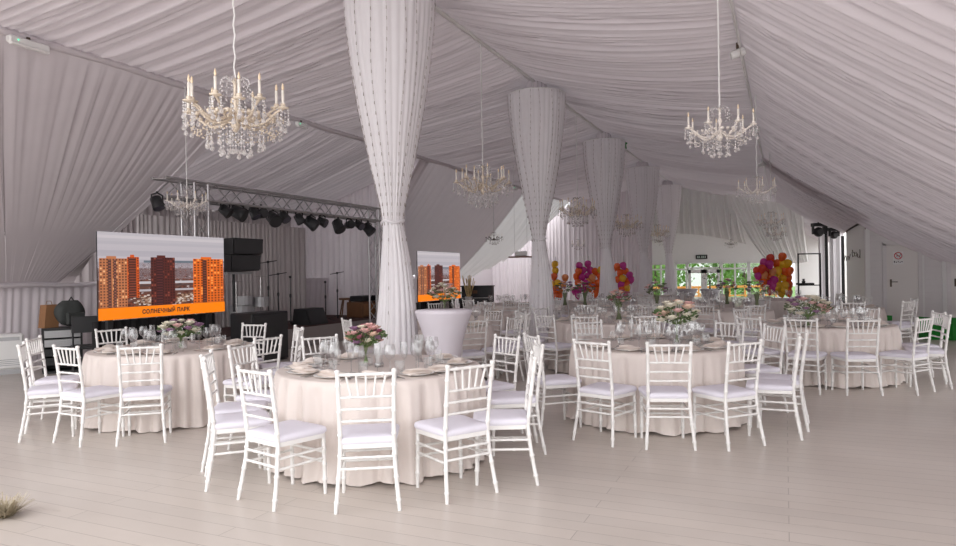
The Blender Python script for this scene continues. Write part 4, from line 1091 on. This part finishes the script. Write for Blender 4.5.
b = MB(); b.box((.11, 0, .13), (.06, .26, .18), bev=.025); b.build('pocket', M['pack'], t)
b = MB(); b.tube([(.02, -.04, .39), (.02, 0, .45), (.02, .04, .39)], .01, 5); b.build('strap', M['pack'], t)
p = at(-8, 352, 11.1)
t = thing('air_conditioner', 'white floor-standing air conditioner at the far left edge', 'air conditioner', (p[0], p[1], 0), PI / 2 - .5)
b = MB(); b.box((0, 0, .37), (.86, .24, .58), bev=.03); b.build('body', M['white'], t)
b = MB(); b.box((0, -.122, .58), (.74, .012, .06)); b.build('outlet', M['steel'], t)
b = MB()
for k in range(4): b.box((0, -.118, .15 + .03 * k), (.74, .012, .012))
b.build('vent', M['steel'], t)
b = MB(); b.box((0, 0, .04), (.80, .2, .08)); b.build('plinth', M['steel'], t)
# dark gear and chair by the left screen
p = at(86, 330, 11.0)
t = thing('folding_chair', 'black folding chair half hidden left of the big screen', 'chair', (p[0], p[1], 0), 1.0)
b = MB(); b.box((0, 0, .45), (.42, .42, .05), bev=.015); b.build('seat', M['black'], t)
b = MB(); b.box((0, -.2, .82), (.42, .04, .26), bev=.012); b.build('backrest', M['black'], t)
for sx in (-.19, .19):
    for sy in (-.19, .19):
        b = MB(); b.bar((sx, sy * .6, .95 if sy < 0 else .45), (sx, sy * 1.2, 0), .014); b.build('leg', M['black'], t)
# pampas tuft
p = at(2, 518, 4.4)
b = MB(); r = random.Random(5)
for _ in range(420):
    q = r.random() * 2 * PI; L1 = .05 + .13 * r.random(); d = Vector((math.cos(q), math.sin(q), .25 + r.random() * 1.2)).normalized()
    c = Vector((r.uniform(-.03, .03), r.uniform(-.03, .03), .0)); e = c + d * L1 - Vector((0, 0, .04 * L1)); s = Vector((-math.sin(q), math.cos(q), 0)) * .004
    b.add([c - s, c + s, e + s * .6, e - s * .6], [(0, 1, 2, 3)])
x_, y_ = cw((2 - 478) / F * 4.42, 4.42)
tag(b.build('dry_grass', M['straw'], None, (x_, y_, .004)), 'tuft of dry pale grass on the floor at bottom left', 'dry grass')
# upright piano with plant
p = at(477, 300, 22.0)
t = thing('piano', 'black upright piano in front of the far drapes', 'piano', (p[0], p[1], 0), TH - .25)
hp = 1.10
b = MB(); b.box((0, .12, hp / 2), (1.0, .36, hp), bev=.01); b.build('case', M['black'], t)
b = MB(); b.box((0, -.2, .66), (1.04, .34, .16), bev=.02); b.build('keybed', M['black'], t)
b = MB(); b.box((0, .1, hp + .015), (1.06, .44, .035), bev=.008); b.build('lid', M['black'], t)
b = MB(); b.box((0, -.28, .745), (.9, .14, .012)); b.build('keys', M['white'], t)
for sx in (-.46, .46):
    b = MB(); b.box((sx, -.3, .3), (.07, .07, .6), bev=.01); b.build('leg', M['black'], t)
b = MB(); b.box((-.05, -.065, .93), (.16, .012, .10)); b.build('emblem', M['wood'], t)
p = at(469, 300, 21.0)
t = thing('branch_vase', 'vase of pale twisted branches left of the piano', 'plant', (p[0] - .2, p[1] + .4, 0))
b = MB(); b.lathe([(0, 0), (.12, 0), (.15, .3), (.10, .7), (.12, .8)], n=14); b.build('vase', M['white'], t)
b = MB(); r = random.Random(3)
for _ in range(16):
    q = r.random() * 6.3; e = .25 * r.random(); b.tube([(0, 0, .6), (e * .5 * math.cos(q), e * .5 * math.sin(q), .95), (e * math.cos(q + .5), e * math.sin(q + .5), 1.2 + .3 * r.random())], [.012, .010, .014], 5)
b.build('branches', mat('gold_branch', (.65, .50, .24), .6, var=.2), t)
# projector shelf by the second column
p = at(521, 257, 20.5)
t = thing('ceiling_shelf', 'small hanging shelf with equipment left of the second column', 'shelf', p)
b = MB(); b.box((0, 0, 0), (.75, .45, .04), TH); b.build('board', M['wood'], t)
b = MB(); b.box((0, 0, .10), (.35, .3, .14), TH, bev=.02); b.build('projector', M['white'], t)
b = MB(); b.bar((.2, 0, .02), (.2, 0, HS - p[2] + .1), .004); b.bar((-.2, 0, .02), (-.2, 0, HS - p[2] + .1), .004); b.build('rods', M['steel'], t)

# ------------------------------------------------------------------ balloons
BC = {'o': ('orange', (.86, .14, .02)), 'y': ('yellow', (.90, .52, .02)), 'm': ('magenta', (.60, .04, .30)), 'r': ('red-orange', (.78, .06, .03)), 'c': ('clear orange-flecked', (.85, .33, .12))}
BM = {k: mat('balloon_' + v[0].split()[0].replace('-', '_'), v[1], .22, var=.03, coat=.5, trans=.15) for k, v in BC.items()}
bal = {}
def balloon_mesh(k):
    if k in bal: return bal[k]
    b = MB(); b.lathe([(0, -.19), (.018, -.188), (.010, -.165), (.05, -.13), (.105, -.06), (.135, .02), (.13, .08), (.095, .13), (.05, .153), (0, .16)], n=16); bal[k] = b.mesh('balloon', BM[k]); return bal[k]
def cluster(pts, Z, where, seed, s=1.0):
    r = random.Random(seed); cnt = {}
    for x, y, c in sorted(pts, key=lambda q: q[1]):
        cnt[c] = cnt.get(c, 0) + 1; n = cnt[c]
        p = at(x, y, Z + r.uniform(-.12, .12))
        l = '%s balloon, %s, %s' % (BC[c][0], 'highest of its colour' if n == 1 else ORD[n - 1] + ' highest of its colour', where)
        o = inst('balloon', balloon_mesh(c), p, r.random() * 6, l, 'balloon', 'balloons ' + where); o.scale = (s,) * 3; o.rotation_euler = (r.uniform(-.5, .5), r.uniform(-.5, .5), r.random() * 6)
c1 = [(680,178,'o'),(625,185,'r'),(590,205,'m'),(620,215,'m'),(655,210,'o'),(680,212,'y'),(705,210,'y'),(560,245,'r'),(583,235,'r'),(605,240,'r'),(635,250,'c'),(660,245,'y'),(690,245,'o'),(715,245,'o'),(565,268,'m'),(590,265,'c'),(620,275,'o'),(665,280,'y'),(690,280,'y'),(708,280,'o'),(588,300,'o'),(625,305,'m'),(640,290,'m'),(665,315,'y'),(690,315,'y'),(712,312,'o'),(625,340,'r'),(655,330,'y'),(675,350,'y'),(710,348,'o'),(690,335,'y'),(640,320,'m')]
cluster([(640 + x * .2092, 220 + y * .2092, c) for x, y, c in c1], 22, 'in the right-hand cluster', 1, .98)
k_ = 200 / 780.
def c4(l): return [(540 + x * k_, 200 + y * k_, c) for x, y, c in l]
cluster(c4([(57,252,'y'),(60,278,'y'),(55,300,'o'),(68,325,'y'),(62,350,'o'),(75,358,'o'),(75,376,'o'),(98,305,'c'),(90,332,'c'),(52,330,'y'),(58,372,'o')]), 25, 'beside the second column', 2, .95)
cluster(c4([(152,258,'m'),(187,252,'m'),(150,280,'o'),(168,276,'m'),(195,275,'m'),(215,280,'o'),(237,275,'y'),(142,300,'o'),(165,302,'m'),(188,298,'m'),(205,305,'c'),(235,300,'o'),(150,325,'o'),(175,325,'m'),(205,330,'o'),(228,325,'o'),(135,355,'m'),(152,352,'m'),(175,350,'m'),(195,345,'o'),(220,350,'o'),(237,347,'y'),(148,372,'m'),(215,368,'o'),(190,320,'c')]), 25, 'left of the third column', 3, .98)
cluster(c4([(300,262,'o'),(325,258,'m'),(312,285,'o'),(335,280,'o'),(322,308,'y'),(350,295,'m'),(305,312,'o'),(342,318,'o'),(315,330,'m'),(335,335,'o'),(320,348,'o'),(340,345,'y'),(355,312,'m')]), 25, 'right of the third column', 4, .98)
# weighted stands that carry the clusters
for px, Z, l in ((774, 22.1, 'thin stand carrying the right-hand balloon cluster'), (556, 25.2, 'thin stand carrying the balloons beside the second column'), (589, 25.2, 'thin stand carrying the balloons left of the third column'), (624, 25.2, 'thin stand carrying the balloons right of the third column')):
    a = at(px, 280, Z); t = thing('balloon_stand', l, 'stand', (a[0], a[1], 0), 0, 'balloon stands')
    b = MB(); b.bar((0, 0, .02), (0, 0, 2.1), .012); b.build('pole', M['steel'], t)
    b = MB(); b.lathe([(.18, 0), (.18, .02), (.02, .035)], n=16); b.build('base', M['steel'], t)

# ------------------------------------------------------------------ far right: frame, curtains, moving lights
def tc_curtain(px0, px1, Z, ytop, seed, label):
    a, c = at(px0, ytop, Z), at(px1, ytop, Z); fo = Folds(4, .14, .34, .05, seed); W = math.hypot(c[0] - a[0], c[1] - a[1])
    b = MB(); b.grid(lambda i, j: (a[0] + (c[0] - a[0]) * i, a[1] + (c[1] - a[1]) * i + fo(i * W), a[2] * (1 - j) + .01), 60, 8)
    tag(b.build('curtain', M['drape']), label, 'curtain', 'white curtains left of the cabin')
tc_curtain(818, 828, 26, 226, 81, 'white curtain panel just left of the black post')
tc_curtain(829, 843, 25.4, 226, 82, 'white curtain panel between the black post and the cabin')
for px, Z, yt, l in ((826, 25.2, 225, 'black upright post splitting the white curtains'), (842.5, 25, 236, 'black upright post beside the cabin gable')):
    a = at(px, yt, Z); t = thing('post', l, 'post', (a[0], a[1], 0), 0, 'black posts left of the cabin')
    b = MB(); b.box((0, 0, a[2] / 2), (.1, .1, a[2])); b.build('upright', M['black'], t); b = MB(); b.box((0, 0, .01), (.5, .5, .02)); b.build('base_plate', M['black'], t)
for px, py, l, s in ((818.5, 232, 'round black moving head light left of the black post', .95), (834, 235, 'black moving head light right of the black post', .75)):
    a = at(px, py, 25); t = thing('stage_light', l, 'stage light', a, TH, 'moving lights by the curtains')
    b = MB(); b.ball((0, 0, 0), (.19 * s, .17 * s, .19 * s), 14, 10); b.build('head', M['black'], t)
    b = MB(); b.lathe([(.0, 0), (.12 * s, .0), (.13 * s, .05)], (0, 0, 0), 14)
    b = MB(); b.box((-.21 * s, 0, .08), (.05, .12, .34 * s)); b.box((.21 * s, 0, .08), (.05, .12, .34 * s)); b.box((0, 0, .28 * s), (.47 * s, .25, .12)); b.build('yoke', M['black'], t)
    b = MB(); b.tube([(0, -.15 * s, 0), (0, -.19 * s, 0)], .11 * s, 14); b.build('lens', M['grille'], t)
    b = MB(); b.bar((0, 0, .3 * s), (0, 0, .55), .03); b.build('clamp', M['black'], t)
a, c = at(798, 254, 23), at(820, 253, 23)
t = thing('display_frame', 'thin black rectangular frame stand right of the balloons', 'stand', (a[0], a[1], 0), math.atan2(c[1] - a[1], c[0] - a[0])); W = math.hypot(c[0] - a[0], c[1] - a[1])
fr = MB()
for x in (0, W): fr.box((x, 0, a[2] / 2), (.04, .04, a[2]))
fr.box((W / 2, 0, a[2]), (W + .04, .04, .04)); fr.box((W / 2, 0, .03), (W, .04, .04)); fr.box((W / 2, 0, .95), (W, .03, .03)); fr.build('frame', M['black'], t)
b = MB(); b.box((.2, -.05, 1.0), (.5, .25, .06)); b.build('shelf', M['black'], t)
b = MB(); b.lathe([(.05, 0), (.06, .05), (.03, .1), (.05, .14)], (.15, -.05, 1.03), 10); b.build('ornament', M['black'], t)
# green crates
for px, Z, l, w in ((931, 14.3, 'green plastic bag behind the right-hand chairs, left of the edge one', .34), (955, 14.1, 'green plastic bag at the right edge of the picture', .36), (878, 15.3, 'green bag glimpsed behind the far right table', .5)):
    a = at(px, 330, Z); t = thing('green_bag', l, 'bag', (a[0], a[1], 0), TH + .2, 'green bags on the floor')
    b = MB(); b.prism([(-w / 2, -.12, 0), (w / 2, -.12, 0), (w * .54, -.12, .44), (-w * .5, -.12, .47)], (0, .26, 0)); b.build('body', M['green'], t)
    b = MB(); b.tube([(-.1, -.12, .43), (-.08, -.13, .54), (.08, -.13, .54), (.1, -.12, .43)], .010, 5); b.build('handle', M['green'], t)
# emergency lights and little fixtures on the seams
def fixture(px, L, y_off, label, ln, led):
    y, Z = alongL(px, L); h = HS if L < -5 else HB
    t = thing('emergency_light', label, 'emergency light', (L + .06, y, h - .13), 0, 'fixtures on the ceiling seams')
    b = MB(); b.box((0, 0, 0), (.10, ln, .09), bev=.02); b.build('housing', M['white'], t)
    b = MB(); b.box((.03, 0, -.055), (.07, ln * .94, .03), bev=.008); b.build('diffuser', M['plate'], t)
    b = MB(); b.box((0, 0, .06), (.02, .04, .05)); b.build('bracket', M['bronze'], t)
    if led: b = MB(); b.ball((.052, -ln * .3, .0), .009, 8, 6); b.build('indicator', M['led'], t)
fixture(29, LS, 0, 'white strip emergency light with green indicator at top left', .52, True)
fixture(301, LS, 0, 'small emergency light on the seam left of the nearest column', .3, True)
fixture(514, LS, 0, 'small emergency light on the seam left of the second column', .4, True)
for py, l in ((51, 'small white spotlight on the right seam, nearest'), (128, 'small white spotlight on the right seam, beside the pale chandelier'), (163, 'small white spotlight on the right seam, farthest')):
    px = 742 if py < 60 else (763 if py < 140 else 770)
    X, Y = up(px, py); k = X / F; Z = (HB - .12 - H) * F / Y; a, c = cw(X * Z / F, Z)
    t = thing('spotlight', l, 'spotlight', (RB - .02, c, HB - .12), 0, 'spotlights on the right seam')
    b = MB(); b.tube([(-.09, -.02, -.05), (.07, .02, .0), (.09, .02, .005)], [.055, .06, .04], 12); b.build('head', M['white'], t)
    b = MB(); b.box((0, 0, .08), (.05, .05, .08)); b.build('bracket', M['bronze'] if py < 60 else M['steel'], t)
# power cable looping along the right seam
b = MB(); pts = []
for i in range(60):
    q = i / 59; pts.append((RB + .02, 5.5 + 15 * q, HB - .10 - .16 * abs(math.sin(q * PI * 5)) ** 1.4))
b.tube(pts, .009, 5); tag(b.build('cable', M['white']), 'pale power cable looping along the right ceiling seam', 'cable')

# ------------------------------------------------------------------ light
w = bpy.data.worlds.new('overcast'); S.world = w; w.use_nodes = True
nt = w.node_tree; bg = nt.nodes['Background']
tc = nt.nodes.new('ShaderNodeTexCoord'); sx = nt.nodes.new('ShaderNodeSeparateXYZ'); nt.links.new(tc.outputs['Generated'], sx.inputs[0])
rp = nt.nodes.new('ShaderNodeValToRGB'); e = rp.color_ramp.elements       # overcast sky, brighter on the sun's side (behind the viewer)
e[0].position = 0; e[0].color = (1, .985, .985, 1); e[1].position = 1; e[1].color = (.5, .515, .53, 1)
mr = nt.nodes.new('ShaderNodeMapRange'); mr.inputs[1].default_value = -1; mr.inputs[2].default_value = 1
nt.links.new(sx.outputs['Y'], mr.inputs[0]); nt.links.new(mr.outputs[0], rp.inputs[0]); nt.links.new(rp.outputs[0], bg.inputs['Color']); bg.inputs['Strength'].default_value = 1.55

cam = bpy.data.cameras.new('camera'); co = bpy.data.objects.new('camera', cam); C.objects.link(co)
cam.sensor_width = 36; cam.lens = F / 956 * 36; cam.clip_end = 300
co.matrix_world = Matrix.Translation((0, 0, H)) @ Matrix.Rotation(TH, 4, 'Z') @ Matrix.Rotation(PI / 2, 4, 'X') @ Matrix.Rotation(-ROLL, 4, 'Z')
S.camera = co
S.view_settings.view_transform = 'Standard'; S.view_settings.look = 'None'; S.view_settings.gamma = 1; S.view_settings.exposure = 1.05
S.view_settings.use_curve_mapping = False
S.cycles.max_bounces = 10; S.cycles.transparent_max_bounces = 24; S.cycles.diffuse_bounces = 6
S.cycles.use_denoising = True
